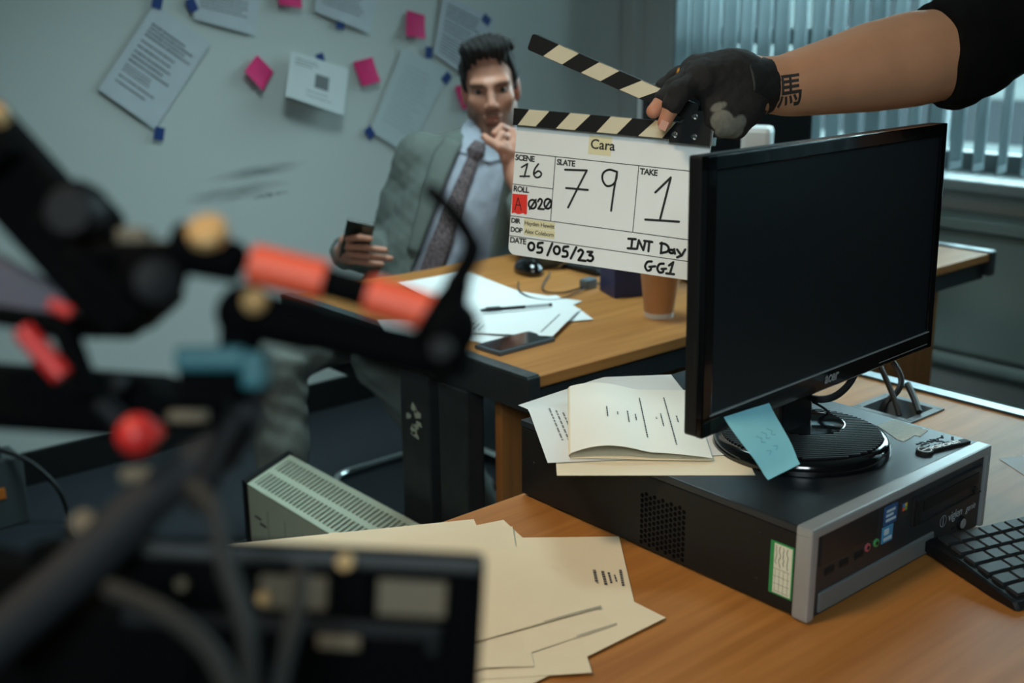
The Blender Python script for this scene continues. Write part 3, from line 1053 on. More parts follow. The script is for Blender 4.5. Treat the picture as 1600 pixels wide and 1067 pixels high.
for (a0, b0_) in ((.35, .34), (.5, .31), (.65, .29)):
    stroke(pn, [(a0, b0_), (a0 + .08, b0_ + .05), (a0 + .02, b0_ + .1), (a0 + .1, b0_ + .12)], .008, nf)
for (a0, b0_) in ((.35, .58), (.55, .55)):
    stroke(pn, [(a0, b0_), (a0 + .1, b0_ + .03), (a0 + .02, b0_ + .08)], .008, nf)
pn.build('pencil_writing', mat('pencil', (86, 148, 166), .8), nt_)

# ------------------------------------------------------------------ papers on the computer
ZL = ZT + PH
sheet('paper_sheet', 'cream sheet lowest on the computer, its front edge overhanging the vent side', 'paper',
      [(.782, .840, ZL + .0006), (.940, .700, ZL + .0006), (1.072, .850, ZL + .0006), (.914, .990, ZL + .0006)], m_cream, group='papers on the computer')
sheet('paper_sheet', 'curling typed sheet hanging over the back corner of the computer', 'paper',
      [(.965, 1.114, ZL + .0024), (.796, .870, ZL + .0024), (.968, .751, ZL + .0020), (1.137, .995, ZL + .0020)], m_paper,
      curl=lambda u, v: -.16 * max(0, .40 - u) * max(0, .55 - v),
      rows=[(.40 + .03 * q, .78, .12 + .035 * q, .010) for q in range(9)], ink=m_inkgrey, group='papers on the computer', res=16)
# folded booklet: two leaves meeting at a rounded spine
bk = thing('booklet', 'folded cream script booklet lying on top of the loose sheets', 'booklet', (.822, .861, ZL + .003))
e_l = Vector((.170, .181, 0)).normalized(); e_s = Vector((.72, -.69, 0)).normalized()
bL, bS = .236, .155
def leaf(z0, z1, lift):
    return lambda u, v: e_l * (bL * v) + e_s * (bS * u) + Vector((0, 0, z0 + (z1 - z0) * math.sin(PI * min(1, u * 1.6 + .12)) * (1 - .4 * u) + lift * (1 - v) * math.sin(PI * u)))
MB().surf(leaf(.0, .001, 0), 14, 6, True, .0003).build('lower_leaf', m_cream, bk)
top_l = leaf(.003, .013, .006)
MB().surf(top_l, 16, 8, True, .0003).build('upper_leaf', mat('paper_script', (228, 228, 220), .8, var=.04, vscale=8), bk)
MB().surf(lambda u, v: e_l * (bL * v) + e_s * (-.0025 * math.sin(PI * u)) + Vector((0, 0, .0005 + .0055 * u)), 6, 6, True, .0003).build('spine', m_cream, bk)
pr = MB()
tf = lambda u, v: top_l(u, v) + Vector((0, 0, .0007))
for (u, v0, v1) in ((.28, .42, .58), (.36, .47, .51), (.44, .38, .56), (.50, .44, .54), (.56, .20, .84), (.66, .49, .52), (.70, .38, .58), (.76, .12, .86), (.82, .46, .56)):
    v = v0
    while v < v1:
        w_ = min(random.uniform(.012, .03), v1 - v)
        pr.add([tf(u, v), tf(u + .010, v), tf(u + .010, v + w_), tf(u, v + w_)], [(0, 1, 2, 3)])
        v += w_ + .008
pr.build('print_or_shade', m_ink, bk)


# ------------------------------------------------------------------ papers on the near desk
def a4(corner, a, flip=1, z=0.0, w_=.21, l_=.297):
    """corner, direction of the short side; the long side is 90 degrees from it"""
    c = Vector((corner[0], corner[1], z))
    e1 = Vector((math.cos(a), math.sin(a), 0)); e2 = Vector((-math.sin(a), math.cos(a), 0)) * flip
    return [c, c + e1 * w_, c + e1 * w_ + e2 * l_, c + e2 * l_]


G = 'papers on the near desk'
def D(v): return math.radians(v)
sheet('paper_sheet', 'sheet of the desk pile whose corner points furthest right, below the heading', 'paper',
      a4((.775, .675), D(90), 1, ZT + .0034), m_cream, group=G)
sheet('paper_sheet', 'sheet of the desk pile with the corner nearest the bottom of the picture', 'paper',
      a4((.651, .652), D(55), 1, ZT + .0041), m_cream, group=G)
sheet('paper_sheet', 'sheet peaking out at the back of the desk pile, left of two peaks', 'paper',
      a4((.782, .984), D(-118), -1, ZT + .0006), m_cream, group=G)
sheet('paper_sheet', 'sheet peaking out at the back of the desk pile beside the computer', 'paper',
      a4((.806, .958), D(-106), -1, ZT + .0013), m_cream, group=G)
hd = sheet('paper_sheet', 'sheet of the desk pile with a heading printed by its right edge', 'paper',
      a4((.874, .835), D(140), 1, ZT + .0022, .21, .175), m_cream, group=G)
tpg = MB()
for (p, q, h_) in (((0.8141, 0.7769, 0.7330), (0.7888, 0.7478, 0.7330), .0042), ((0.8016, 0.7724, 0.7330), (0.7929, 0.7610, 0.7330), .0026), ((0.8007, 0.7809, 0.7330), (0.7839, 0.7596, 0.7330), .0036), ((0.7977, 0.7875, 0.7330), (0.7774, 0.7616, 0.7330), .0046), ((0.7931, 0.7955, 0.7330), (0.7714, 0.7687, 0.7330), .0046)):
    p, q = Vector(p), Vector(q)
    d_ = (q - p).normalized(); n_ = Vector((-d_.y, d_.x, 0)) * h_
    s_ = 0.0
    while s_ < (q - p).length - .002:
        w_ = random.uniform(.0025, .0055)
        a_ = p + d_ * s_
        tpg.add([a_, a_ + d_ * w_, a_ + d_ * w_ + n_ * .7, a_ + n_ * .7], [(0, 1, 2, 3)])
        s_ += w_ + .0012
tpg.build('printed_heading', mat('heading_ink', (84, 82, 84), .8), hd, origin=hd.location)
sheet('paper_sheet', 'sheet of the desk pile whose near edge with a painted shadow line lies lowest, left of the far corner', 'paper',
      a4((.729, .696), D(170.7), -1, ZT + .0046, .297, .21), m_cream, group=G, boxes=((.0, .004, .16, .008),), ink=m_inkgrey, bulge=.002)  # box strip paints the shadow under the sheet edge
sheet('paper_sheet', 'top sheet of the desk pile reaching left behind the field monitor', 'paper',
      a4((.796, .930), D(143), 1, ZT + .0056), m_cream, group=G, bulge=.001)
sheet('paper_sheet', 'sheet of the desk pile with a shadow line painted on its near edge, just below the printed heading', 'paper',
      a4((.739, .728), D(168), -1, ZT + .0068, .297, .16), m_cream, group=G, boxes=((.0, .004, .22, .009),), ink=m_inkgrey, bulge=.002)  # dark strip along the near edge is painted shadow
# loose white sheet at the right edge of the near desk
sheet('paper_sheet', 'white sheet lying flat on the near desk right of the computer', 'paper',
      [(1.425, .668, ZT + .0006), (1.30, .47, ZT + .0006), (1.44, .40, ZT + .0006), (1.565, .60, ZT + .0006)], m_paper)


# ------------------------------------------------------------------ keyboards
m_key = mat('key_plastic', (34, 37, 40), .5, bump=.03, bscale=500)
m_kleg = mat('key_legend', (120, 126, 128), .6)
def key_mesh(w_):
    bm = bmesh.new()
    h = .0048
    b = [(-w_ / 2, -.0081), (w_ / 2, -.0081), (w_ / 2, .0081), (-w_ / 2, .0081)]
    q = .0010
    tpp = [(x - math.copysign(q, x), y - math.copysign(q, y)) for x, y in b]
    vs = [bm.verts.new((x, y, 0)) for x, y in b] + [bm.verts.new((x, y, h)) for x, y in tpp]
    for f in ((0, 1, 5, 4), (1, 2, 6, 5), (2, 3, 7, 6), (3, 0, 4, 7), (4, 5, 6, 7)): bm.faces.new([vs[i] for i in f])
    me = bpy.data.meshes.new('key'); bm.to_mesh(me); bm.free(); me.materials.append(m_key)
    return me


KM = {}
def keyboard(name, label, loc, yaw, tilt=.06, full=True):
    R = Matrix.Rotation(yaw, 3, 'Z') @ Matrix.Rotation(tilt, 3, 'X')
    t = thing(name, label, 'keyboard', loc, R)
    L, Wd = .445, .128          # origin at the rear left bottom corner, x right, y negative towards the user
    prof = [(-Wd, .0), (-Wd - .004, .005), (-Wd + .002, .011), (-.004, .015), (0.0, .010), (0, 0)]
    mb = MB()
    n_ = len(prof)
    vs = [(x, y, z) for x in (0, .004, L - .004, L) for (y, z) in [(y * (1 if 0 < x < L else .985), z * (1 if 0 < x < L else .9)) for y, z in prof]]
    fs = [(i * n_ + q, i * n_ + (q + 1) % n_, (i + 1) * n_ + (q + 1) % n_, (i + 1) * n_ + q) for i in range(3) for q in range(n_)]
    fs += [tuple(range(n_))[::-1], tuple(range(3 * n_, 4 * n_))]
    mb.add(vs, fs)
    mb.build('key_tray', m_black, t)
    rows = [[1] * 1 + [1] * 12, [1] * 13 + [2], [1.5] + [1] * 12 + [1.5], [1.8] + [1] * 11 + [2.2], [1.3] + [1] * 11 + [2.7], [1.4, 1.2, 1.4, 5.6, 1.4, 1.2, 1.4, 1.4]]
    for r, row in enumerate(rows):
        x = .010
        y = -.014 - r * .0195
        z = .0142 - .0037 * (-y / Wd) - .001
        row = row + [None] + [1] * 3 + [None] + [1] * 4
        for w_ in row:
            if w_ is None:
                x += .008; continue
            ww = w_ * .0191
            kk = round(ww - .0022, 4)
            if kk not in KM: KM[kk] = key_mesh(kk)
            o = bpy.data.objects.new('key', KM[kk]); COL.objects.link(o); o.parent = t
            o.location = (x + ww / 2, y, z)
            x += ww
    return t


keyboard('keyboard', 'black keyboard on the near desk leaning against the computer front', (1.086, .581, ZT + .010), math.radians(-17), .10)
keyboard('keyboard', 'black keyboard on the far desk behind the clapperboard', (2.25, 1.78, ZT + .001), math.radians(176), .04)

# ------------------------------------------------------------------ things on the far desk
G = 'papers on the far desk'
mp_ = m_paper
sheet('paper_sheet', 'white page on the far desk lying furthest back by the orange arm', 'paper', [(1.385, 1.83, ZT + .0006), (1.412, 2.028, ZT + .0006), (1.60, 2.02, ZT + .0012), (1.575, 1.74, ZT + .0006)], mp_, curl=lambda u, v: .010 * u * u, group=G)
sheet('paper_sheet', 'white page lowest in the pile under the pen, corner toward the blue box', 'paper', a4((1.562, 1.600), D(98), 1, ZT + .0014), mp_, group=G)
sheet('paper_sheet', 'white page in the pile under the pen with its corner furthest back', 'paper', a4((1.566, 1.867), D(-75.5), -1, ZT + .0022), mp_, group=G)
sheet('paper_sheet', 'white page in the pile under the pen spread toward the coffee cup', 'paper', a4((1.612, 1.735), D(-113), -1, ZT + .0032), mp_, group=G, bulge=.003)
sheet('paper_sheet', 'top page under the pen with faint writing along the near edge', 'paper', a4((1.374, 1.488), D(32), 1, ZT + .0096), mp_, group=G, bulge=.002, curl=lambda u, v: -.0050 * min(1, v * 2.2),
      rows=[(.1, .75, .09, .012)], rows2=[(.08, .25, .50, .008), (.08, .28, .54, .008), (.08, .3, .58, .008), (.08, .3, .62, .008)], ink=m_inkgrey)
sheet('paper_sheet', 'white page at the left edge of the far desk below the orange arm', 'paper', a4((1.235, 1.60), D(62), 1, ZT + .0052, .18, .12), mp_, group=G)

p0, p1 = Vector((1.386, 1.712, ZT + .013)), Vector((1.522, 1.652, ZT + .013))
pen = thing('pen', 'clear ballpoint pen with black cap lying on the white pages', 'pen', p0)
pd = p1 - p0
MB().tube([pd * .0, pd * .04, pd * .12, pd * .30], [.0018, .0032, .0042, .0042], 10).build('cap', m_black, pen)
MB().tube([pd * .30, pd * .96], .0034, 8).build('barrel', mat('clear_barrel', (190, 196, 200), .2, transmit=.5), pen)
MB().tube([pd * .30, pd * .62], .0036, 8).build('ink_tube', m_black, pen)
MB().tube([pd * .955, pd * 1.0], .0038, 8).build('end_plug', m_black, pen)
MB().box(pd * .17 + Vector((0, 0, .005)), (.03, .002, .0012), Matrix.Rotation(math.atan2(pd.y, pd.x), 3, 'Z')).build('clip', m_black, pen)

ph = thing('smartphone', 'black smartphone lying face up on the near corner of the far desk', 'phone', (1.305, 1.514, ZT), math.radians(2))
MB().bx(-.068, .068, -.034, .034, 0, .008, .003).build('body', mat('phone_case', (66, 76, 82), .4), ph)
MB().bx(-.062, .062, -.029, .029, .0078, .0086, .0003).build('screen', m_gloss, ph)

ms = thing('computer_mouse', 'black computer mouse on the far desk in front of the seated man', 'mouse', (1.722, 1.945, ZT), math.radians(65))
mfn = lambda P: np.maximum(union([s_ell((0, 0, .010), (.052, .030, .027)), s_ell((.012, 0, .006), (.045, .031, .022))], .01)(P), -P[:, 2])
sdf_mesh('shell', mfn, (-.06, -.04, -.004), (.07, .04, .045), .0022, m_gloss, ms)
MB().lathe([(.008, -.003), (.008, .003)], 14, (-.030, 0, .030), Matrix.Rotation(PI / 2, 3, 'X')).build('wheel', m_rubber, ms)
pts = [(1.745, 1.90, ZT + .006), (1.6209, 1.7880, 0.7350), (1.6360, 1.7400, 0.7340), (1.7160, 1.7442, 0.7360), (1.7833, 1.7328, 0.7360)]
o = MB().tube(smooth_path(pts), .0018, 6).build('mouse_cable', m_rubber, None, origin=pts[0]); prop(o, 'thin black mouse lead running right to the blue box', 'cable')
pts = [(1.6336, 1.8820, 0.7340), (1.5756, 1.8112, 0.7340), (1.5567, 1.7429, 0.7340), (1.5835, 1.7033, 0.7340), (1.6633, 1.7195, 0.7360), (1.7410, 1.7598, 0.7380)]
o = MB().tube(smooth_path(pts), .0016, 6).build('charging_cable', m_rubber, None, origin=pts[0]); prop(o, 'thin dark lead looping on the far desk behind the pages', 'cable')

nb_ = thing('card_box', 'small navy blue box on the far desk left of the coffee cup', 'box', (1.745, 1.66, ZT), math.radians(-22))
MB().bx(-.045, .045, -.04, .04, 0, .065, .002).build('tray', m_navy, nb_)
MB().bx(-.047, .047, -.042, .042, .065, .080, .002).build('lid', m_navy, nb_)
pg = thing('plug_adapter', 'small grey plug lying against the navy box', 'plug', (1.715, 1.745, ZT), math.radians(10))
MB().bx(-.018, .018, -.012, .012, 0, .022, .004).build('body', mat('plug_grey', (96, 108, 116), .3), pg)
for s_ in (-.006, .006): MB().bx(.018, .030, s_ - .0015, s_ + .0015, .009, .012).build('pin', m_chrome, pg)

cup = thing('coffee_cup', 'brown paper coffee cup with pale base on the far desk', 'cup', (1.652, 1.482, ZT))
m_cup = mat('kraft_card', (192, 142, 98), .7, var=.06, vscale=30)
MB().lathe([(.0295, .010), (.0405, .112), (.0425, .114), (.0425, .117), (.0395, .117), (.029, .014)], 40).build('body', m_cup, cup)
MB().lathe([(.0285, 0), (.0297, .012), (.0285, .012), (.0275, .002)], 40).build('base_band', m_white, cup)
MB().lathe([(.0440, .112), (.0440, .118), (.040, .121), (.040, .127), (.037, .128), (.002, .126)], 40).build('lid', m_black, cup)

# second monitor facing the man, seen from behind
rm = thing('monitor', 'dark monitor with silver rim seen from behind on the far desk', 'monitor', (2.02, 1.62, ZT), math.radians(-14))
MB().bx(-.22, .22, -.012, .020, .10, .425, .006).build('back_shell', m_black, rm)
MB().bx(-.224, .224, .012, .028, .096, .429, .004).build('bezel', m_silver, rm)
MB().bx(-.205, .205, .0275, .0295, .115, .41).build('screen', m_gloss, rm)
MB().bx(-.03, .03, -.05, -.02, .012, .24, .006).build('neck', m_black, rm)
MB().lathe([(.11, 0), (.11, .008), (.10, .012), (.002, .013)], 32, (0, -.02, 0)).build('foot', m_black, rm)
sp = thing('desktop_speaker', 'slim white desktop speaker showing its top above the near monitor', 'speaker', (1.80, 1.375, ZT), math.radians(30))
MB().bx(-.031, .031, -.026, .030, .0, .366, .010).build('cabinet', m_white, sp)
MB().bx(-.026, .026, -.0275, -.0255, .03, .32, .002).build('grille', mat('speaker_cloth', (120, 128, 130), .9), sp)

# ------------------------------------------------------------------ convector heater on the floor
ht = thing('convector_heater', 'pale green-grey convector heater on the carpet with slotted sloping top', 'heater', (1.036, 1.36, 0))
HL, HW, zf, zb = .70, .105, .363, .400
hb = MB()
hb.bx(0, .004, 0, HL, .035, zf - .002).bx(HW - .004, HW, 0, HL, .035, zb - .002).bx(0, HW, 0, HL, .03, .036).bx(0, HW, 0, .004, .035, zf - .003)
hb.build('cabinet', m_heater, ht)
MB().prism([(-.004, .03), (HW + .004, .03), (HW + .004, zb + .006), (-.004, zf + .006)], HL, HL + .016, Matrix(((1, 0, 0), (0, 0, 1), (0, 1, 0)))).build('end_cap', m_black, ht)
MB().bx(.01, HW - .01, .01, HL - .01, .25, .27).build('inner_tray', m_matte, ht)
sl = (zb - zf) / HW
al = math.atan2(zb - zf, HW)
Rs = Matrix.Rotation(-al, 3, 'Y')
def on_top(x): return zf + sl * x
gf = MB()
for xa, xb in ((0, .010), (HW / 2 - .006, HW / 2 + .006), (HW - .012, HW)):
    xm = (xa + xb) / 2
    gf.box((xm, HL / 2, on_top(xm)), ((xb - xa) / math.cos(al), HL, .004), Rs)
for ya, yb in ((0, .012), (HL - .012, HL)):
    gf.box((HW / 2, (ya + yb) / 2, on_top(HW / 2)), (HW / math.cos(al), yb - ya, .0038), Rs)
grl = gf.build('top_grille', m_heater, ht)
sb = None
for row, (xa, xb) in enumerate(((.010, HW / 2 - .006), (HW / 2 + .006, HW - .012))):
    for q in range(48):
        y = .018 + q * .0141
        if sb is None:
            sb = MB().box((0, 0, 0), ((xb - xa) / math.cos(al) + .002, .0062, .0032), Rs).build('slat', m_heater, grl); o = sb
        else:
            o = sb.copy(); COL.objects.link(o); o.parent = grl
        xm = (xa + xb) / 2
        o.location = (xm, y, on_top(xm))
for q in range(9):
    MB().bx(-.0008, .001, .06 + q * .07, .0615 + q * .07, .06, .33).build('seam', mat('seam_grey', (120, 130, 118), .6) if q == 0 else bpy.data.materials['seam_grey'], ht)
for q in range(2): MB().bx(-.0008, .001, HL - .05 - q * .02, HL - .025 - q * .02, .298 - q * .01, .302 - q * .01).build('vent_slit', m_matte, ht)
for y in (.06, HL - .08): MB().bx(-.03, HW + .03, y, y + .03, 0, .034, .006).build('foot', m_black, ht)

# power box and lead by the skirting on the left
pb = thing('power_box', 'grey power box with an orange panel on the carpet by the skirting', 'power box', (.80, 3.06, 0))
m_pb = mat('box_grey', (72, 78, 80), .5)
MB().bx(-.10, .075, -.05, .06, .0, .19, .006).build('housing', m_pb, pb)
MB().bx(-.098, .02, -.053, -.048, .085, .115, .001).build('orange_panel', mat('panel_orange', (214, 120, 40), .5), pb)
MB().bx(-.04, .03, -.03, .04, .19, .225, .006).build('handle_block', m_pb, pb)
pts = [(0.7934, 3.0491, 0.2212), (0.8359, 3.0089, 0.2111), (0.8840, 2.9689, 0.1779), (0.9273, 2.9342, 0.1115), (0.9479, 2.9249, 0.0240), (0.9110, 2.8330, -0.0130), (0.8062, 2.7736, -0.0457)]
pts[-2] = (0.9215, 2.8412, 0.0080); pts[-1] = (0.9187, 2.6717, 0.0080)
o = MB().tube(smooth_path(pts), .0065, 8).build('power_lead', m_rubber, None, origin=pts[0]); prop(o, 'thick black lead arching from the power box to the carpet', 'cable')


# ------------------------------------------------------------------ clapperboard
sl_u, sl_v, sl_n = Vector((.3776, -.9248, -.0458)), Vector((.0892, -.0130, .9959)), Vector((-.9217, -.3801, .0776))
TLs = Vector((1.0903, 1.2574, 1.1524))
Rsl = Matrix((sl_u, sl_v, sl_n)).transposed()      # local: x right, y up, z towards the reader
sla = thing('clapperboard', 'white film clapperboard held open, marked slate 79 take 1', 'clapperboard', TLs, Rsl)
m_board = mat('acrylic_board', (234, 239, 238), .28, var=.02, vscale=12)
BWd, BHt = .286, .1855
def rrect(x0, y0, x1, y1, r, n=6, corners=(1, 1, 1, 1)):
    out = []
    for (cx, cy, a0, on) in ((x0 + r, y0 + r, PI, corners[0]), (x1 - r, y0 + r, 1.5 * PI, corners[1]), (x1 - r, y1 - r, 0, corners[2]), (x0 + r, y1 - r, .5 * PI, corners[3])):
        if on: out += [(cx + r * math.cos(a0 + q * PI / 2 / n), cy + r * math.sin(a0 + q * PI / 2 / n)) for q in range(n + 1)]
        else: out.append((cx + (r if math.cos(a0 + PI / 4) > 0 else -r), cy + (r if math.sin(a0 + PI / 4) > 0 else -r)))
    return out


MB().prism(rrect(0, -BHt, BWd, .004, .011, 6, (1, 1, 0, 0)), -.004, 0).build('board', m_board, sla)
m_stripeb = mat('stick_black', (12, 17, 18), .6, spec=.3)
m_stripew = mat('stick_cream', (214, 206, 178), .5, var=.04, vscale=30)
SH = .0232
# lower stick, fixed
low = MB().prism([(-.0015, 0), (BWd - .004, 0), (BWd - .004, SH), (-.0015, SH)], -.002, .010).build('lower_stick', m_stripeb, sla)
def stripes(par, edges, h, z, f=lambda a, b, c: (a, b, c)):
    for (b0, b1, t0, t1) in edges:
        q = MB()
        q.add([f(b0, .0006, z), f(b1, .0006, z), f(t1, h - .0006, z), f(t0, h - .0006, z)], [(0, 1, 2, 3)])
        q.add([f(t0, h - .0006, z), f(t1, h - .0006, z), f(t1, h + .0002, z - .001), f(t0, h + .0002, z - .001)], [(0, 1, 2, 3)])
        q.build('stripe', m_stripew, par)
stripes(low, [(.0065, .0345, .0225, .0535), (.0660, .0945, .0855, .1160), (.1270, .1570, .1460, .1770), (.1880, .2220, .2100, .2390)], SH, .0103)
# upper stick, opened about the hinge
hx_, hy_ = .262, .034
ang_u = math.atan2(-(.0627 - .126), .2124 - .0145)      # slope of the open stick
d_ = Vector((math.cos(-ang_u), math.sin(-ang_u)))
Rup = Matrix.Rotation(-ang_u, 3, 'Z')
tip = Vector((.0125, .1045))
upf = lambda a, b, c: tuple(Rup @ Vector((a, b, 0)) + Vector((tip.x, tip.y, c)))
ULn = .262
poly = rrect(0, 0, ULn, SH, .004, 4)
ump = MB()
nn_ = len(poly)
ump.add([upf(a, b, -.002) for a, b in poly] + [upf(a, b, .010) for a, b in poly],
        [tuple(range(nn_))[::-1], tuple(range(nn_, 2 * nn_))] + [(q, (q + 1) % nn_, nn_ + (q + 1) % nn_, nn_ + q) for q in range(nn_)])
upp = ump.build('upper_stick', m_stripeb, sla)
stripes(upp, [(.0270, .0580, .0430, .0755), (.0885, .1195, .1080, .1395), (.1495, .1800, .1740, .2060)], SH, .0103, upf)
# hinge plate with its bolts
hp = MB().prism([(.2330, -.0035), (.2885, -.0035), (.2885, .040), (.262, .040), (.2330, .0060)], .0100, .0135).build('hinge_plate', m_stripeb, sla)
for (x, y) in ((.2655, .0324), (.2405, .0067), (.2672, .0064)):
    b_ = MB().lathe([(.0042, 0), (.0042, .0012), (.0028, .0020), (.002, .0012)], 14, (x, y, .0135)).build('bolt', m_screw, hp)
MB().bx(.2885, .2925, -.004, .038, -.004, .0135, .001).build('hinge_edge', m_screw, sla)
# ruled lines
ruled = MB()
zf_ = lambda a, b: Vector((a, b, .00025))
LW = .0011
for a, b in (((0, -.0385), (BWd, -.0397)), ((.0005, -.0838), (.0640, -.0841)), ((.0005, -.1296), (BWd, -.1310)), ((.0005, -.1585), (BWd, -.1602)), ((.0640, -.0388), (.0640, -.1298)), ((.1892, -.0392), (.1892, -.1304))):
    stroke(ruled, [a, b], LW, zf_)
ruled.build('ruled_lines', m_marker, sla)
# printed headings
for txt, x, y in (('SCENE', .0012, -.0492), ('SLATE', .0668, -.0496), ('TAKE', .1915, -.0503), ('ROLL', .0014, -.0937), ('DIR', .0014, -.1392), ('DOP', .0014, -.1522), ('DATE', .0016, -.1680)):
    q = MB(); add_text(q, txt, .0098 if txt in ('DIR', 'DOP') else .0112, lambda a, b: Vector((x + a, y + b, .0003)), bold=.0004, space=.9); q.build('heading', m_marker, sla)
# tape strips with lettering
m_label = mat('label_tape', (222, 216, 176), .6)
m_red = mat('red_tape', (226, 52, 40), .6)
def strip(x0, y0, x1, y1, m, name='label_tape'):
    return MB().prism([(x0, y0), (x1, y0), (x1, y1), (x0, y1)], .0, .00035).build(name, m, sla)
cx0 = strip(.1130, -.0305, .1470, -.0045, m_label)
q = MB(); add_text(q, 'Cara', .0188, lambda a, b: Vector((.1155 + a, -.0225 + b, .0006)), bold=.00030); q.build('lettering', m_marker, cx0)
h1 = strip(.0222, -.1428, .0710, -.1312, m_label)
q = MB(); add_text(q, 'Hayden Hewitt', .0082, lambda a, b: Vector((.0232 + a, -.1398 + b, .0006)), bold=.0001, space=.94); q.build('lettering', m_marker, h1)
h2 = strip(.0232, -.1545, .0720, -.1435, m_label)
q = MB(); add_text(q, 'Alex Coleborn', .0082, lambda a, b: Vector((.0245 + a, -.1518 + b, .0006)), bold=.0001, space=.94); q.build('lettering', m_marker, h2)
rt = MB().prism([(0.0004, -0.0975), (0.0244, -0.0967), (0.0259, -0.1238), (0.0238, -0.1254), (0.0198, -0.1237), (0.0128, -0.1262), (0.0054, -0.1245), (0.0016, -0.1262)], 0, .00035).build('red_tape', m_red, sla)
zi = lambda a, b: Vector((a, b, .0007))
q = MB()
for pp in ([(0.0063, -0.1203), (0.0104, -0.1025), (0.0166, -0.1197)], [(0.0074, -0.1130), (0.0154, -0.1127)]): stroke(q, pp, .0013, zi)
q.build('lettering', m_marker, rt)
def oval(c, e, n_=14):
    c = Vector(c); e = Vector(e) - c
    return [(c.x + abs(e.x) * math.cos(2 * PI * i / n_), c.y + abs(e.y) * math.sin(2 * PI * i / n_)) for i in range(n_)]
def hand(name, strokes_, w_):
    q = MB()
    for i, s_ in enumerate(strokes_):
        z = .0004 + i * .00003
        if len(s_) > 2 and not isinstance(s_, dict):
            s_ = [tuple(p) for p in smooth_path([Vector((p[0], p[1], 0)) for p in s_], 5)] if len(s_) > 4 else s_
        stroke(q, s_, w_, lambda a, b: Vector((a, b, z)))
    return q.build(name, m_marker, sla)
hand('scene_number', [[(0.0123, -0.0588), (0.0214, -0.0528), (0.0176, -0.0717)], [(0.0109, -0.0717), (0.0256, -0.0702)],
      [(0.0384, -0.0516), (0.0333, -0.0595), (0.0325, -0.0670), (0.0371, -0.0708), (0.0428, -0.0685), (0.0441, -0.0641), (0.0392, -0.0614), (0.0338, -0.0656)]], .0026)
hand('roll_number', [oval((0.0336, -0.1092), (0.0396, -0.1154)) + [oval((0.0336, -0.1092), (0.0396, -0.1154))[0]], [(0.0387, -0.1022), (0.0299, -0.1165)], [(0.0418, -0.1044), (0.0448, -0.1002), (0.0483, -0.1024), (0.0473, -0.1077), (0.0431, -0.1146)], [(0.0431, -0.1146), (0.0521, -0.1142)],
      oval((0.0578, -0.1058), (0.0633, -0.1127)) + [oval((0.0578, -0.1058), (0.0633, -0.1127))[0]], [(0.0618, -0.1001), (0.0543, -0.1126)]], .0030)
hand('slate_digit', [[(0.0803, -0.0555), (0.1134, -0.0533)], [(0.1134, -0.0533), (0.1010, -0.0810), (0.0895, -0.1076)], [(0.0841, -0.0807), (0.1174, -0.0799)]], .0030)
hand('slate_digit', [[(0.1580, -0.0507), (0.1467, -0.0490), (0.1383, -0.0543), (0.1380, -0.0636), (0.1444, -0.0712), (0.1531, -0.0693), (0.1580, -0.0616), (0.1585, -0.0507)], [(0.1585, -0.0507), (0.1561, -0.0772), (0.1547, -0.1048)]], .0030)
hand('take_number', [[(0.2164, -0.0728), (0.2362, -0.0506)], [(0.2362, -0.0506), (0.2319, -0.0772), (0.2271, -0.1071)], [(0.2058, -0.1109), (0.2540, -0.1082)]], .0032)
hand('date', [oval((0.0368, -0.1699), (0.0416, -0.1754)) + [oval((0.0368, -0.1699), (0.0416, -0.1754))[0]], [(0.0546, -0.1621), (0.0476, -0.1637)], [(0.0476, -0.1637), (0.0471, -0.1696), (0.0529, -0.1695), (0.0546, -0.1730), (0.0525, -0.1766), (0.0468, -0.1773)], [(0.0695, -0.1613), (0.0632, -0.1791)],
      oval((0.0774, -0.1700), (0.0821, -0.1755)) + [oval((0.0774, -0.1700), (0.0821, -0.1755))[0]], [(0.0948, -0.1624), (0.0879, -0.1639)], [(0.0879, -0.1639), (0.0874, -0.1694), (0.0926, -0.1696), (0.0946, -0.1736), (0.0928, -0.1771), (0.0867, -0.1777)], [(0.1071, -0.1619), (0.1000, -0.1789)],
      [(0.1106, -0.1672), (0.1142, -0.1644), (0.1180, -0.1671), (0.1161, -0.1725), (0.1121, -0.1795)], [(0.1121, -0.1795), (0.1230, -0.1793)],
      [(0.1248, -0.1660), (0.1321, -0.1653)], [(0.1321, -0.1653), (0.1279, -0.1705)], [(0.1279, -0.1705), (0.1326, -0.1712), (0.1341, -0.1748), (0.1310, -0.1784), (0.1259, -0.1778)]], .0037)
hand('scene_note', [[(0.1838, -0.1401), (0.1948, -0.1395)], [(0.1896, -0.1402), (0.1894, -0.1523)], [(0.1842, -0.1534), (0.1961, -0.1527)], [(0.1979, -0.1523), (0.1993, -0.1402)], [(0.1993, -0.1402), (0.2072, -0.1530)], [(0.2072, -0.1530), (0.2090, -0.1407)],
      [(0.2072, -0.1401), (0.2190, -0.1402)], [(0.2147, -0.1408), (0.2147, -0.1536)], [(0.2326, -0.1395), (0.2330, -0.1533)], [(0.2306, -0.1408), (0.2377, -0.1407), (0.2428, -0.1444), (0.2421, -0.1501), (0.2326, -0.1538)],
      oval((0.2477, -0.1495), (0.2509, -0.1518)) + [oval((0.2477, -0.1495), (0.2509, -0.1518))[0]], [(0.2512, -0.1460), (0.2529, -0.1519)], [(0.2554, -0.1459), (0.2602, -0.1510)], [(0.2668, -0.1444), (0.2626, -0.1531), (0.2566, -0.1564)]], .0034)
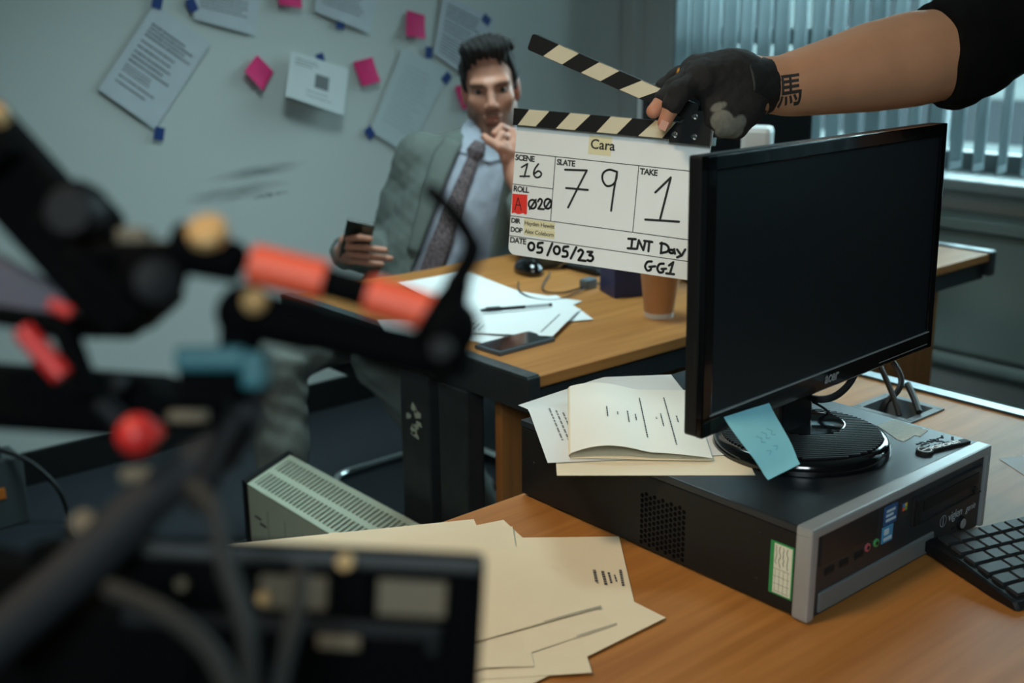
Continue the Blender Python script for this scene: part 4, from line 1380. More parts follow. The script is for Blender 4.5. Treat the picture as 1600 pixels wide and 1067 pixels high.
hand('unit_note', [[(0.2209, -0.1670), (0.2149, -0.1684), (0.2120, -0.1749), (0.2156, -0.1802), (0.2203, -0.1788), (0.2208, -0.1745)], [(0.2182, -0.1747), (0.2267, -0.1729)],
      [(0.2384, -0.1677), (0.2324, -0.1692), (0.2300, -0.1753), (0.2332, -0.1803), (0.2383, -0.1792), (0.2387, -0.1750)], [(0.2361, -0.1753), (0.2425, -0.1740)], [(0.2461, -0.1692), (0.2518, -0.1639), (0.2487, -0.1798)], [(0.2434, -0.1804), (0.2546, -0.1800)]], .0034)


# ------------------------------------------------------------------ seated man
def N(v): v = V3(v); return v / np.linalg.norm(v)


base = (1.72, 2.36, 0.0)
man = thing('person', 'seated man in grey-green suit and dark tie, hand to chin, phone in the other hand', 'person', base)
Nk, Pv = V3(1.895, 2.315, .975), V3(1.735, 2.365, .57)
zs = N(Nk - Pv)
xt = N(V3(.66, -.75, 0) - zs * (V3(.66, -.75, 0) @ zs))
yt = np.cross(zs, xt)                                     # facing (towards the camera, a little to its left)
yt = yt if yt @ V3(-.65, -.76, 0) > 0 else -yt
TB = np.stack([xt, yt, zs], 1)
Rsh, Lsh = Nk - xt * .138 - zs * .082, Nk + xt * .165 - zs * .062
Rel, Rwr = V3((1.7080, 2.4997, 0.7013)), V3((1.5174, 2.4026, 0.7370))
Lel, Lwr = V3((1.8034, 1.9803, 0.7759)), V3((1.8411, 2.1283, 0.9281))
tors = [s_ell(Nk - zs * .170, (.150, .118, .19), TB), s_ell(Pv + zs * .13, (.152, .120, .18), TB), s_ell(Pv, (.168, .135, .12), TB),
        (s_cone(Rsh, Lsh, .058, .058), .05), (s_cone(Nk - zs * .04, Nk + zs * .030, .078, .064), .05)]      # collar added below
# --- head frame: eyes on the local xy plane, y forward, x to his left
hc = V3((1.9141, 2.3099, 1.1229))
yh = N(V3(-.651, -.759, 0) + V3(.759, -.651, 0) * .02 + V3(0, 0, -.03))
xh = N(np.cross(yh, V3(0, 0, 1))); xh = xh if xh @ V3(.759, -.651, 0) > 0 else -xh
zh = N(np.cross(xh, yh))
zh = zh if zh[2] > 0 else -zh
ro = math.radians(-5)
xh, zh = xh * math.cos(ro) - zh * math.sin(ro), xh * math.sin(ro) + zh * math.cos(ro)
HB = np.stack([xh, yh, zh], 1)
H = lambda x, y, z: hc + HB @ V3(x, y, z)
def he(c, r): return s_ell(H(*c), r, HB)
def hc_(a, b, ra, rb): return s_cone(H(*a), H(*b), ra, rb)


headp = [(he((0, -.012, .036), (.067, .094, .086)), .02), (he((0, .026, -.034), (.051, .066, .088)), .03),
         (hc_((-.041, .006, -.060), (-.013, .066, -.105), .019, .017), .03), (hc_((.041, .006, -.060), (.013, .066, -.105), .019, .017), .03),
         (he((0, .074, -.106), (.021, .017, .016)), .018),
         (hc_((-.038, .072, .017), (-.012, .086, .015), .011, .011), .016), (hc_((.038, .072, .017), (.012, .086, .015), .011, .011), .016),
         (he((-.038, .060, -.024), (.019, .019, .020)), .02), (he((.038, .060, -.024), (.019, .019, .020)), .02),
         (hc_((0, .088, .008), (0, .109, -.033), .0075, .0105), .010), (he((-.0115, .098, -.038), (.0078, .009, .007)), .006), (he((.0115, .098, -.038), (.0078, .009, .007)), .006),
         (he((0, .089, -.064), (.024, .009, .006)), .006), (he((0, .088, -.075), (.020, .0095, .0065)), .006),
         (he((-.067, -.004, -.006), (.008, .019, .032)), .006), (he((.068, -.004, -.006), (.009, .019, .032)), .006),
         (hc_((0, -.022, -.06), (0, -.040, -.125), .055, .056), .03), (s_cone(H(0, -.035, -.10), Nk - zs * .05, .057, .056), .02)]
core = [(s_cone(Nk - zs * .05, Nk - zs * .16, .055, .09), .03), (s_cone(Nk - zs * .16, Pv, .09, .11), .04), (s_cone(Rsh, Lsh, .045, .045), .04),
        (s_cone(Rsh, Rel, .042, .036), .02), (s_cone(Rel, Rwr, .036, .024), .02), (s_cone(Lsh, Lel, .042, .036), .02), (s_cone(Lel, Lwr, .034, .025), .02)]
def chain(pts, r0, r1, k=.004):
    out = []
    n_ = len(pts) - 1
    for i in range(n_):
        out.append((s_cone(pts[i], pts[i + 1], r0 + (r1 - r0) * i / n_, r0 + (r1 - r0) * (i + 1) / n_), k))
    return out


# right hand closed round the phone
rh = [(s_cone(Rwr, (1.5045, 2.3701, 0.7484), .024, .025), .015), (s_cone((1.4940, 2.3545, 0.7743), (1.5105, 2.3722, 0.7313), .020, .020), .012)]
rh += chain([(1.4910, 2.3522, 0.7797), (1.4732, 2.3127, 0.7907), (1.4793, 2.2747, 0.7983), (1.4982, 2.2600, 0.7948)], .0095, .0082)
rh += chain([(1.4985, 2.3656, 0.7594), (1.4765, 2.3196, 0.7691), (1.4950, 2.2732, 0.7718), (1.5318, 2.2472, 0.7644)], .0098, .0080)
rh += chain([(1.5070, 2.3747, 0.7410), (1.4856, 2.3298, 0.7476), (1.5090, 2.2795, 0.7472), (1.5497, 2.2531, 0.7408)], .0095, .0078)
rh += chain([(1.5152, 2.3799, 0.7263), (1.4960, 2.3359, 0.7294), (1.5124, 2.2969, 0.7284), (1.5431, 2.2796, 0.7235)], .0085, .0070)
rh += chain([(1.5038, 2.3681, 0.7599), (1.5084, 2.3357, 0.7939), (1.5186, 2.2999, 0.8130)], .011, .0085)
# left hand, loosely closed under the chin
lh = [(s_cone(Lwr, (1.8464, 2.1506, 0.9815), .026, .032), .02), (s_cone((1.8542, 2.1640, 1.0170), (1.8527, 2.1507, 0.9779), .022, .024), .02)]
lh += chain([(1.8625, 2.1664, 1.0240), (1.8230, 2.1582, 1.0396), (1.8009, 2.1561, 1.0275), (1.8119, 2.1550, 1.0131)], .0105, .0085)
lh += chain([(1.8629, 2.1598, 1.0074), (1.8126, 2.1438, 1.0215), (1.7966, 2.1441, 1.0074), (1.8121, 2.1436, 0.9940)], .0105, .0085)
lh += chain([(1.8630, 2.1530, 0.9893), (1.8102, 2.1342, 1.0010), (1.7978, 2.1364, 0.9896), (1.8136, 2.1361, 0.9777)], .0100, .0080)
lh += chain([(1.8622, 2.1474, 0.9727), (1.8166, 2.1301, 0.9795), (1.8066, 2.1327, 0.9709), (1.8199, 2.1318, 0.9622)], .0090, .0070)
lh += chain([(1.8306, 2.1298, 0.9814), (1.7933, 2.1332, 0.9963), (1.7794, 2.1546, 1.0109), (1.7775, 2.1690, 1.0191)], .0120, .0090)
body_u = union(headp + core + rh + lh, .012)
sock = [he((-.030, .093, .000), (.017, .013, .0080)), he((.030, .093, .000), (.017, .013, .0080))]
mouth = he((0, .100, -.0695), (.021, .008, .0016))
def body_f(P):
    d = body_u(P)
    for s_ in sock: d = smax(d, -s_(P), .010)
    return smax(d, -mouth(P), .003)


def skin_col(P):
    q = (P - hc) @ HB
    c = np.tile(V3(lin((182, 128, 106))), (len(P), 1))
    near = np.linalg.norm(q, axis=1) < .17
    x, y, z = q[:, 0], q[:, 1], q[:, 2]
    def mixc(m, col, a):
        w_ = np.clip(m, 0, 1)[:, None] * a * near[:, None]
        return c * (1 - w_) + V3(lin(col)) * w_
    beard = np.clip((-.050 - z + .35 * np.maximum(0, .02 - y) + .012 * np.abs(x) / .03) / .032, 0, 1) * np.clip((y + .02) / .02, 0, 1) * np.clip((z + .135) / .02, 0, 1)
    beard = beard * (1 - .9 * np.exp(-((x / .022) ** 2 + ((z + .070) / .0085) ** 2)))
    c = mixc(beard, (66, 50, 43), .70)
    mous = np.exp(-((x / .026) ** 4 + ((z + .053) / .0075) ** 2)) * (y > .06)
    c = mixc(mous, (62, 48, 42), .6)
    c = mixc(np.exp(-((x / .020) ** 4 + ((z + .070) / .010) ** 2)) * (y > .07), (158, 88, 80), .5)
    br = np.exp(-(((np.abs(x) - .031) / .021) ** 4 + ((z - .0145 - .06 * (np.abs(x) - .03)) / .0058) ** 2)) * (y > .05)
    c = mixc(br, (40, 32, 28), .9)
    c = mixc(np.exp(-(((np.abs(x) - .068) / .02) ** 2 + ((y + .004) / .03) ** 2 + (z / .04) ** 2)), (206, 116, 104), .5)
    c = mixc(np.exp(-(((np.abs(x) - .030) / .018) ** 2 + ((z + .004) / .014) ** 2)) * (y > .05), (120, 82, 70), .35)
    return c


m_skin = mat('skin', (196, 142, 118), .5, var=.08, vscale=60, attr='tint', spec=.35)
sdf_mesh('body', body_f, (1.42, 1.90, .50), (2.12, 2.62, 1.30), .0029, m_skin, man, base, skin_col)
for sx in (-1, 1):
    e = MB().lathe([(.0118 * math.sin(PI * q / 10) + 1e-5, -.0118 * math.cos(PI * q / 10)) for q in range(11)], 16, Vector(H(sx * .030, .0715, .000)), None, False)
    eo = e.build('eye', mat('eye_white', (120, 108, 102), .3) if sx < 0 else bpy.data.materials['eye_white'], man, origin=base)
    Re = Vector(N(HB @ V3(.05, 1, -.02))).to_track_quat('Z', 'Y').to_matrix()
    MB().lathe([(.0062, .0100), (.005, .0112), (.0001, .0120)], 14, Vector(H(sx * .030, .0715, .0)), Re, False).build('iris', mat('iris_dark', (34, 28, 24), .2) if sx < 0 else bpy.data.materials['iris_dark'], eo, origin=base)
# hair: short, swept up and to the side
hair_u = union([(he((0, -.016, .046), (.073, .098, .086)), .02), (he((-.012, .050, .100), (.055, .044, .030)), .02), (he((.022, .035, .104), (.050, .050, .026)), .02),
                (he((-.055, .010, .030), (.017, .030, .040)), .015), (he((.055, .010, .030), (.017, .030, .040)), .015)], .015)
def hair_f(P):
    d = hair_u(P)
    q = (P - hc) @ HB
    line = q[:, 2] - (.068 + .010 * np.cos(q[:, 0] * 40) - 4.0 * q[:, 0] ** 2 - .25 * np.maximum(0, .06 - q[:, 1])) + 2.2 * np.maximum(0, .050 - q[:, 1]) * (np.abs(q[:, 0]) < 2)
    low = -.045 - q[:, 2] - np.maximum(0, -.02 - q[:, 1]) * .5
    d = smax(d, -line * .45, .006)
    d = smax(d, low, .006)
    st = np.sin(q[:, 0] * 420 + 60 * np.sin(q[:, 1] * 30) * .1 + q[:, 2] * 90) * .0016 + wob(q, 75) * .004
    return (d + st) * .8
sdf_mesh('hair', hair_f, hc - .16, hc + .17, .0026, mat('hair_dark_brown', (22, 18, 17), .85, var=.4, vscale=120, bump=.4, bscale=300), man, base, relax=0)

# shirt, tie, jacket, trousers
m_shirt = mat('shirt_pale_blue', (150, 156, 168), .8, var=.05, vscale=50, bump=.05, bscale=500)
m_suit = mat('suit_grey_green', (92, 100, 95), .85, var=.12, vscale=240, bump=.12, bscale=500)
m_trou = mat('trouser_grey_green', (122, 130, 124), .85, var=.12, vscale=200, bump=.1, bscale=500)
m_tie = mat('tie_woven', (44, 36, 40), .75, var=.2, vscale=190, rgb2=(112, 96, 98), bump=.2, bscale=300)
shirt_u = union(tors + [(s_cone(Nk - zs * .04, H(0, -.030, -.128), .074, .0665), .012)], .04)
shirt_f = lambda P: shirt_u(P) + .0022 * wob(P, 55) + .0012 * wob(P, 140, 1.0)
sdf_mesh('shirt', shirt_f, (1.50, 2.02, .44), (2.14, 2.62, 1.06), .005, m_shirt, man, base)
def T(x, y, z): return Nk + TB @ V3(x, y, z)
def surf_pt(f, x, z, off=.0):
    ys = np.linspace(.30, -.02, 260)
    P_ = np.stack([T(x, y, z) for y in ys])
    d = f(P_)
    i = np.argmax(d < off) if (d < off).any() else int(np.argmin(d))
    return Vector(P_[i])
for sx in (-1, 1):
    def flap(u, v, sx=sx):
        x = sx * (.004 + .056 * u)
        z = .040 - .020 * (1 - u) - v * (.070 - .030 * abs(u - .62))
        return surf_pt(shirt_f, x, z) + Vector(yt) * .006 + Vector(xt) * sx * .003 * u - Vector(base)
    MB().surf(flap, 6, 6, True, .0025).build('shirt_collar', m_shirt, man)
def tie_fn(u, v):
    z = .004 - v * .40
    w_ = .013 + .009 * min(1, v / .08) if v < .09 else .013 + .014 * min(1, (v - .09) / .6)
    x = (u - .5) * 2 * w_ + .004
    p = surf_pt(shirt_f, x, z)
    return p + Vector(yt) * (.006 + .010 * (1 - abs(2 * u - 1)) * (1 if v < .09 else .35) + (.008 if v < .09 else 0)) - Vector(base)
MB().surf(tie_fn, 6, 40, True, .003).build('tie', m_tie, man, sharp=False)

jk = [s_ell(Nk - zs * .175, (.165, .134, .200), TB), s_ell(Pv + zs * .13, (.172, .138, .19), TB), s_ell(Pv - zs * .02, (.186, .150, .13), TB),
      (s_cone(Rsh, Lsh + xt * .006, .060, .064), .06), (s_cone(Nk - zs * .03, Nk + zs * .01 - yt * .02, .088, .076), .04)]
slv = chain([Rsh - xt * .015, (Rsh + Rel) / 2 - xt * .006, Rel, Rel * .45 + Rwr * .55, Rwr + (Rel - Rwr) * .02], .062, .043, .03) + \
      chain([Lsh + xt * .015, (Lsh + Lel) / 2, Lel + V3(0, 0, .012), Lel * .5 + Lwr * .5, Lwr + (Lel - Lwr) * .30], .070, .043, .03)
jk_u, sl_u_ = union(jk, .04), union(slv, .02)
# cuffs are open ends
cuts = [(Rwr, N(Rwr - Rel)), (Lwr + (Lel - Lwr) * .30, N(Lwr - Lel))]
def jacket_f(P):
    d = jk_u(P)
    q = (P - Nk) @ TB
    t = -q[:, 2]
    xl = -(.040 + .05 * np.clip(t - .30, 0, 1) + .25 * np.clip(t - .38, 0, 1)) - .02 * np.clip(.05 - t, 0, .05)
    xr = .085 + .16 * np.clip(t, 0, .5)
    op = np.maximum(np.maximum(xl - q[:, 0], q[:, 0] - xr), -q[:, 1] + .02)
    d = smax(d, -op, .006)
    d = smax(d, -(shirt_u(P) + .004), .004)
    s_ = sl_u_(P)
    for c, n_ in cuts: s_ = smax(s_, np.where(np.linalg.norm(P - c, axis=1) < .10, (P - c) @ n_ - .004, -1), .003)
    d = smin(d, s_, .018)
    return d + .0035 * wob(P, 34, .6) + .0018 * wob(P, 90, 2.)
sdf_mesh('jacket', jacket_f, (1.42, 1.86, .42), (2.18, 2.66, 1.08), .0048, m_suit, man, base)
def lapel(sx, x_edge, wtop):
    def f(u, v):
        z = -.012 - v * .30
        t = -z
        e = x_edge(t)
        w_ = wtop * (1 - .55 * v) * (.75 + .25 * min(1, v * 6))
        x = e - sx * .002 + sx * w_ * u
        p = surf_pt(lambda P: jk_u(P), x, z)
        return p + Vector(yt) * (.005 + .004 * math.sin(PI * u)) - Vector(base)
    return f
MB().surf(lapel(-1, lambda t: -(.040 + .05 * max(0, t - .30)), .070), 5, 20, True, .003).build('lapel', m_suit, man, sharp=False)
MB().surf(lapel(1, lambda t: .085 + .16 * min(max(t, 0), .5), .06), 5, 20, True, .003).build('lapel', m_suit, man, sharp=False)
# shirt cuff and watch strap at the right wrist
MB().tube([Rwr - N(Rwr - Rel) * .03, Rwr + N(Rwr - Rel) * .004], [.031, .032], 16).build('shirt_cuff', m_shirt, man, origin=base)
MB().tube([Lwr + N(Lel - Lwr) * .095, Lwr + N(Lel - Lwr) * .055], [.034, .033], 16).build('shirt_cuff', m_shirt, man, origin=base)

Rhp, Lhp = Pv - xt * .085 - zs * .02, Pv + xt * .085 - zs * .02
Rkn, Lkn = V3(1.300, 2.378, .515), V3(1.455, 2.16, .530)
Ran, Lan = V3(1.292, 2.385, .10), V3(1.72, 2.14, .10)
tr = [(s_ell(Pv - zs * .03, (.172, .140, .11), TB), .04)] + chain([Rhp, (Rhp + Rkn) / 2, Rkn], .088, .070, .03) + chain([Lhp, (Lhp + Lkn) / 2, Lkn], .088, .070, .03) + \
     chain([Rkn, (Rkn + Ran) / 2, Ran], .069, .060, .02) + chain([Lkn, (Lkn + Lan) / 2, Lan], .066, .056, .02)
tr_u = union(tr, .03)
def trou_f(P):
    d = tr_u(P)
    d = smax(d, .075 - P[:, 2], .004)
    fold = np.exp(-((P[:, 2] - .46) / .10) ** 2)
    return d + .0032 * wob(P, 42, 1.1) + fold * .0022 * np.sin(P[:, 2] * 110 + P[:, 0] * 70 + 2 * np.sin(P[:, 1] * 60))
sdf_mesh('trousers', trou_f, (1.18, 1.94, .04), (1.96, 2.60, .74), .0055, m_trou, man, base)
for an in (Ran, Lan):
    sh = union([(s_cone(an + V3(.03, 0, -.055), an + V3(-.14, -.01, -.062), .036, .032), .02), (s_cone(an + V3(.005, 0, -.04), an + V3(.0, 0, .03), .042, .046), .03), (s_ell(an + V3(-.13, -.012, -.065), (.055, .040, .030)), .02)], .02)
    sdf_mesh('shoe', (lambda g: (lambda P: smax(g(P), -P[:, 2] + .003, .003)))(sh), an - V3(.22, .08, .11), an + V3(.10, .08, .07), .005, mat('shoe_leather', (30, 26, 24), .35) if an is Ran else bpy.data.materials['shoe_leather'], man, base)

# the phone in his right hand
pA, pB, pC_ = V3((1.4563, 2.2823, 0.8427)), V3((1.5028, 2.2510, 0.8290)), V3((1.5258, 2.3272, 0.7376))
px_ = N(pB - pA); pz_ = N(np.cross(px_, N(pA - pC_))); py_ = np.cross(pz_, px_)
if pz_ @ V3(-.65, -.76, 0) < 0: pz_ = -pz_; py_ = -py_
if py_[2] < 0: py_ = -py_; pz_ = -pz_
Rp = Matrix((Vector(px_), Vector(py_), Vector(pz_))).transposed()
pcn = (pA + pB) / 2 - py_ * .070
hp_ = thing('smartphone', 'dark olive smartphone held upright in the seated man\'s hand', 'phone', pcn, Rp)
MB().bx(-.033, .033, -.070, .070, -.004, .004, .0028).build('case', mat('olive_case', (26, 31, 24), .4), hp_)
MB().bx(.006, .029, .040, .066, .0035, .006, .0012).build('camera_bump', mat('camera_glass', (90, 84, 72), .2), hp_)
MB().bx(-.030, .030, -.066, .066, -.0046, -.0038).build('screen', m_gloss, hp_)

# chair under the man: padded seat and back on a bent chrome tube frame
ch = thing('office_chair', 'black padded chair on a bent chrome tube frame under the seated man', 'chair', (1.79, 2.38, 0))
m_fab = mat('chair_fabric', (18, 22, 25), .9, var=.2, vscale=200)
MB().box((0, 0, .415), (.46, .46, .060), None, .025).build('seat', m_fab, ch)
MB().box((.265, .02, .73), (.050, .44, .34), Matrix.Rotation(math.radians(10), 3, 'Y'), .022).build('backrest', m_fab, ch)
ring_ = []
for (cx, cy, a0) in ((.22, .25, 0), (-.10, .25, 90), (-.10, -.25, 180), (.22, -.25, 270)):
    for q in range(7):
        a = math.radians(a0 + q * 15)
        ring_.append(Vector((cx + .08 * math.cos(a), cy + .08 * math.sin(a), .0135)))
ring_.append(ring_[0])
fr_ = MB().tube(ring_, .0125, 10).build('floor_ring', m_chrome, ch)
for s_ in (-1, 1):
    MB().tube(smooth_path([(.27, s_ * .24, .03), (.30, s_ * .235, .18), (.25, s_ * .225, .34), (.12, s_ * .22, .378), (-.17, s_ * .22, .382)], 5), .0115, 10).build('side_tube', m_chrome, ch)
    MB().tube(smooth_path([(.18, s_ * .19, .40), (.255, s_ * .19, .46), (.275, s_ * .19, .66)], 5), .0115, 10).build('back_tube', m_chrome, ch)


# ------------------------------------------------------------------ crew member reaching in from the right with the clapperboard
cb = (1.98, .52, 0.0)
crew = thing('person', 'crew member in black t-shirt reaching in from the right, tattooed forearm and work glove', 'person', cb)
wr, el = V3((1.2764, 0.9726, 1.2117)), V3((1.5331, 0.8547, 1.2468))
shR = V3(1.86, .755, 1.385)
fore = [(s_cone(wr, V3((1.3058, 0.9601, 1.2092)), .0295, .0315), .03), (s_cone(V3((1.3058, 0.9601, 1.2092)), V3((1.3395, 0.9468, 1.2142)), .0315, .0365), .03),
        (s_cone(V3((1.3395, 0.9468, 1.2142)), V3((1.3744, 0.9328, 1.2200)), .0365, .0415), .03), (s_cone(V3((1.3744, 0.9328, 1.2200)), V3((1.4110, 0.9176, 1.2268)), .0415, .0475), .03),
        (s_cone(V3((1.4110, 0.9176, 1.2268)), V3((1.4466, 0.9030, 1.2328)), .0475, .0525), .03), (s_cone(V3((1.4466, 0.9030, 1.2328)), V3((1.4893, 0.8789, 1.2406)), .0525, .0565), .03), (s_cone(V3((1.4893, 0.8789, 1.2406)), el, .0565, .0575), .03), (s_cone(el, shR, .0545, .060), .02)]
# gripping hand: palm over the hinge, fingers down the front of the sticks, thumb behind
kn1, kn2 = V3((1.1893, 1.0027, 1.2208)), V3((1.2085, 1.0304, 1.2290))
palm = [(s_cone(wr, V3((1.2348, 0.9949, 1.2126)), .029, .033), .02), (s_cone(V3((1.2414, 0.9922, 1.2207)), kn1, .031, .0225), .02), (s_cone(V3((1.2540, 1.0023, 1.2215)), kn2, .030, .020), .02),
        (s_cone(V3((1.2384, 0.9750, 1.1861)), V3((1.2095, 0.9852, 1.1765)), .028, .024), .02), (s_cone(V3((1.2266, 0.9745, 1.1578)), V3((1.2121, 0.9793, 1.1667)), .013, .018), .015)]
idx_ = [kn1, V3((1.1484, 1.0077, 1.2063)), V3((1.1385, 1.0112, 1.1856)), V3((1.1328, 1.0163, 1.1678))]
mid_ = [kn2, V3((1.1654, 1.0272, 1.2095)), V3((1.1481, 1.0355, 1.1920)), V3((1.1347, 1.0374, 1.1812))]
rin_ = [V3((1.2315, 1.0389, 1.2312)), V3((1.2125, 1.0626, 1.2219)), V3((1.1997, 1.0758, 1.2059)), V3((1.1951, 1.0781, 1.1941))]
pin_ = [V3((1.2516, 1.0425, 1.2321)), V3((1.2388, 1.0652, 1.2267)), V3((1.2285, 1.0764, 1.2148)), V3((1.2238, 1.0787, 1.2029))]
thu_ = [V3((1.2381, 0.9847, 1.1748)), V3((1.2356, 1.0121, 1.1581)), V3((1.2228, 1.0312, 1.1543)), V3((1.2091, 1.0476, 1.1558))]
fing = chain(idx_, .0120, .0092) + chain(mid_, .0118, .0098) + chain(rin_, .0115, .0090) + chain(pin_, .0100, .0080) + chain(thu_, .0150, .0100)
chest, pelv, nk2 = V3(1.98, .56, 1.20), V3(2.0, .54, .92), V3(1.97, .56, 1.46)
shL = V3(1.99, .36, 1.40)
hd2 = V3(1.94, .565, 1.625)
rest = [(s_cone(nk2, pelv, .09, .11), .04), (s_cone(shR, nk2 - V3(0, 0, .05), .05, .06), .04), (s_cone(nk2 - V3(0, 0, .05), shL, .06, .05), .04), (s_cone(nk2, hd2 - V3(0, 0, .06), .056, .055), .03),
        (s_ell(hd2 + V3(.012, 0, .036), (.094, .073, .086)), .02), (s_ell(hd2 + V3(-.026, 0, -.034), (.066, .057, .086)), .03), (s_cone(hd2 + V3(-.088, 0, .01), hd2 + V3(-.108, 0, -.033), .0075, .0105), .01),
        (s_cone(hd2 + V3(-.075, -.035, .02), hd2 + V3(-.075, .035, .02), .012, .012), .016), (s_ell(hd2 + V3(-.089, 0, -.069), (.009, .023, .011)), .008),
        (s_ell(hd2 + V3(.004, .073, -.006), (.019, .008, .032)), .006), (s_ell(hd2 + V3(.004, -.073, -.006), (.019, .008, .032)), .006),
        (s_cone(shL, V3(2.02, .30, 1.12), .046, .04), .02), (s_cone(V3(2.02, .30, 1.12), V3(1.94, .30, .88), .04, .026), .02)]
lhc = V3(1.93, .30, .82)
rest += [(s_cone(V3(1.94, .30, .88), lhc, .026, .030), .02)] + sum([chain([lhc + V3(-.03 + .02 * i, 0, -.02), lhc + V3(-.032 + .02 * i, .01, -.065), lhc + V3(-.03 + .02 * i, .025, -.095 + .006 * abs(i - 1.5))], .010, .008) for i in range(4)], [])
rest += chain([lhc + V3(-.03, .01, .01), lhc + V3(-.055, .02, -.02), lhc + V3(-.06, .03, -.05)], .011, .009)
rest += chain([pelv + V3(0, .09, -.02), V3(1.99, .66, .50), V3(2.01, .67, .10)], .07, .045, .03) + chain([pelv + V3(0, -.09, -.02), V3(1.99, .42, .50), V3(2.01, .41, .10)], .07, .045, .03)
cbody_u = union(fore + palm + fing + rest, .01)
m_skin2 = mat('skin_arm', (176, 124, 92), .5, var=.06, vscale=40, attr='tint', bump=.05, bscale=300, spec=.3)
def arm_col(P):
    c = np.tile(V3(lin((176, 130, 100))), (len(P), 1))
    tips = np.minimum(np.linalg.norm(P - mid_[3], axis=1), np.linalg.norm(P - idx_[3], axis=1))
    w_ = np.clip(1 - tips / .022, 0, 1)[:, None]
    return c * (1 - w_ * .7) + V3(lin((206, 128, 104))) * w_ * .7
# fine mesh for the whole body (one continuous surface)
cbo = sdf_mesh('body', cbody_u, (1.10, .20, .02), (2.16, 1.16, 1.80), .0032, m_skin2, crew, cb, arm_col)
# nails on the two fingertips in view
for f_ in (idx_,):
    dn = N(f_[3] - f_[2])
    out = N(-V3(tuple(fwd)) - dn * (-V3(tuple(fwd)) @ dn))
    Bn = Matrix((Vector(np.cross(dn, out)), Vector(dn), Vector(out))).transposed()
    MB().box(Vector(f_[3] + dn * .003 + out * .0088), (.0105, .012, .0016), Bn, .0007).build('fingernail', mat('nail', (200, 150, 130), .3), crew, origin=cb)
# glove: palm and the first half of each finger, grey leather patches
def half(pts): return [pts[0], pts[1], pts[1] + (pts[2] - pts[1]) * .75]
gl_ = palm + chain(half(idx_), .0128, .0118) + chain(half(mid_), .0125, .0116) + chain(rin_, .0122, .0102) + chain(pin_, .011, .009) + chain(half(thu_), .0158, .0138)
gl_u = union(gl_, .012)
cuff_c = V3((1.2723, 0.9747, 1.2118)); cuff_n = N(V3((1.3067, 0.9612, 1.2142)) - V3((1.2363, 0.9966, 1.2208)))
def glove_f(P):
    d = gl_u(P) - .0024
    d = smax(d, (P - cuff_c) @ cuff_n - .010, .002)
    return d + .0010 * wob(P, 150, .3) + .0007 * wob(P, 320)
pat = [(V3((1.2037, 0.9666, 1.1574)), .020), (V3((1.1901, 0.9688, 1.1688)), .016), (V3((1.2120, 0.9634, 1.1678)), .014)]
pat2 = (V3((1.1594, 0.9860, 1.1810)), V3((1.1952, 0.9719, 1.1886)))
yel = V3((1.2060, 1.0526, 1.2275))
def glove_col(P):
    c = np.tile(V3(lin((19, 17, 16))), (len(P), 1))
    g = np.zeros(len(P))
    for p, r in pat: g = np.maximum(g, np.clip((r - np.linalg.norm(P - p, axis=1)) / .002, 0, 1))
    a, b = pat2; ab = b - a
    t = np.clip((P - a) @ ab / (ab @ ab), 0, 1)
    g = np.maximum(g, np.clip((.0065 - np.linalg.norm(P - a - t[:, None] * ab, axis=1)) / .002, 0, 1))
    c = c * (1 - g[:, None]) + V3(lin((112, 112, 102))) * g[:, None]
    y_ = np.clip((.008 - np.linalg.norm(P - yel, axis=1)) / .002, 0, 1)[:, None]
    return c * (1 - y_) + V3(lin((220, 150, 30))) * y_
m_glove = mat('glove_fabric', (27, 24, 22), .85, var=.2, vscale=120, attr='tint', bump=.25, bscale=600)
sdf_mesh('glove', glove_f, V3(*TLs) + V3(-.02, -.42, -.08), V3(*TLs) + V3(.34, .02, .20), .0021, m_glove, crew, cb, glove_col)
# wrist band of the glove, stitched edge
ca, cbb = V3((1.2402, 0.9863, 1.2094)), V3((1.2803, 0.9713, 1.2099))
cn_ = N(cbb - ca)
cuf = union([(s_cone(ca - cn_ * .02, cbb + cn_ * .02, .0405, .0365), .01)], .01)
def cuff_f(P):
    d = cuf(P)
    d = smax(d, (P - cbb) @ cn_ - .002, .002); d = smax(d, -((P - ca) @ cn_), .002)
    ax = np.linalg.norm((P - ca) - ((P - ca) @ cn_)[:, None] * cn_, axis=1)
    return smax(d, .0325 - ax, .001) + .0006 * wob(P, 200)
cuffo = sdf_mesh('glove_cuff', cuff_f, ca - .06, cbb + .06, .0022, mat('cuff_black', (13, 14, 15), .6, bump=.15, bscale=500), crew, cb)
# tattoo: one character, conformed to the forearm
me_ = cbo.data
bv = BVHTree.FromPolygons([v_.co + Vector(cb) for v_ in me_.vertices], [tuple(p.vertices) for p in me_.polygons])
tcn = Vector((1.2747, 0.9250, 1.2088))
tv, tf_ = text_mesh('\u99ac', .043, 'CENTER', .0006)
bm = bmesh.new()
vv = [bm.verts.new(p) for p in tv]
for f_ in tf_:
    try: bm.faces.new([vv[i] for i in f_])
    except ValueError: pass
bmesh.ops.triangulate(bm, faces=bm.faces)
bmesh.ops.subdivide_edges(bm, edges=[e for e in bm.edges if e.calc_length() > .004], cuts=2)
bmesh.ops.triangulate(bm, faces=bm.faces)
ys_ = [v_.co.y for v_ in bm.verts]; ymid = (min(ys_) + max(ys_)) / 2
vdir = fwd.copy()
txx, tyy = (r2 * .985 + u2 * .17), (u2 * .985 - r2 * .10)
tvs = []
bm.verts.index_update()
for v_ in bm.verts:
    p = tcn + txx * v_.co.x * .80 + tyy * (v_.co.y - ymid)
    h_, nrm_, _, _ = bv.ray_cast(p - vdir * .2, vdir)
    tvs.append((h_ + nrm_ * .0004 if h_ else p) - Vector(cb))
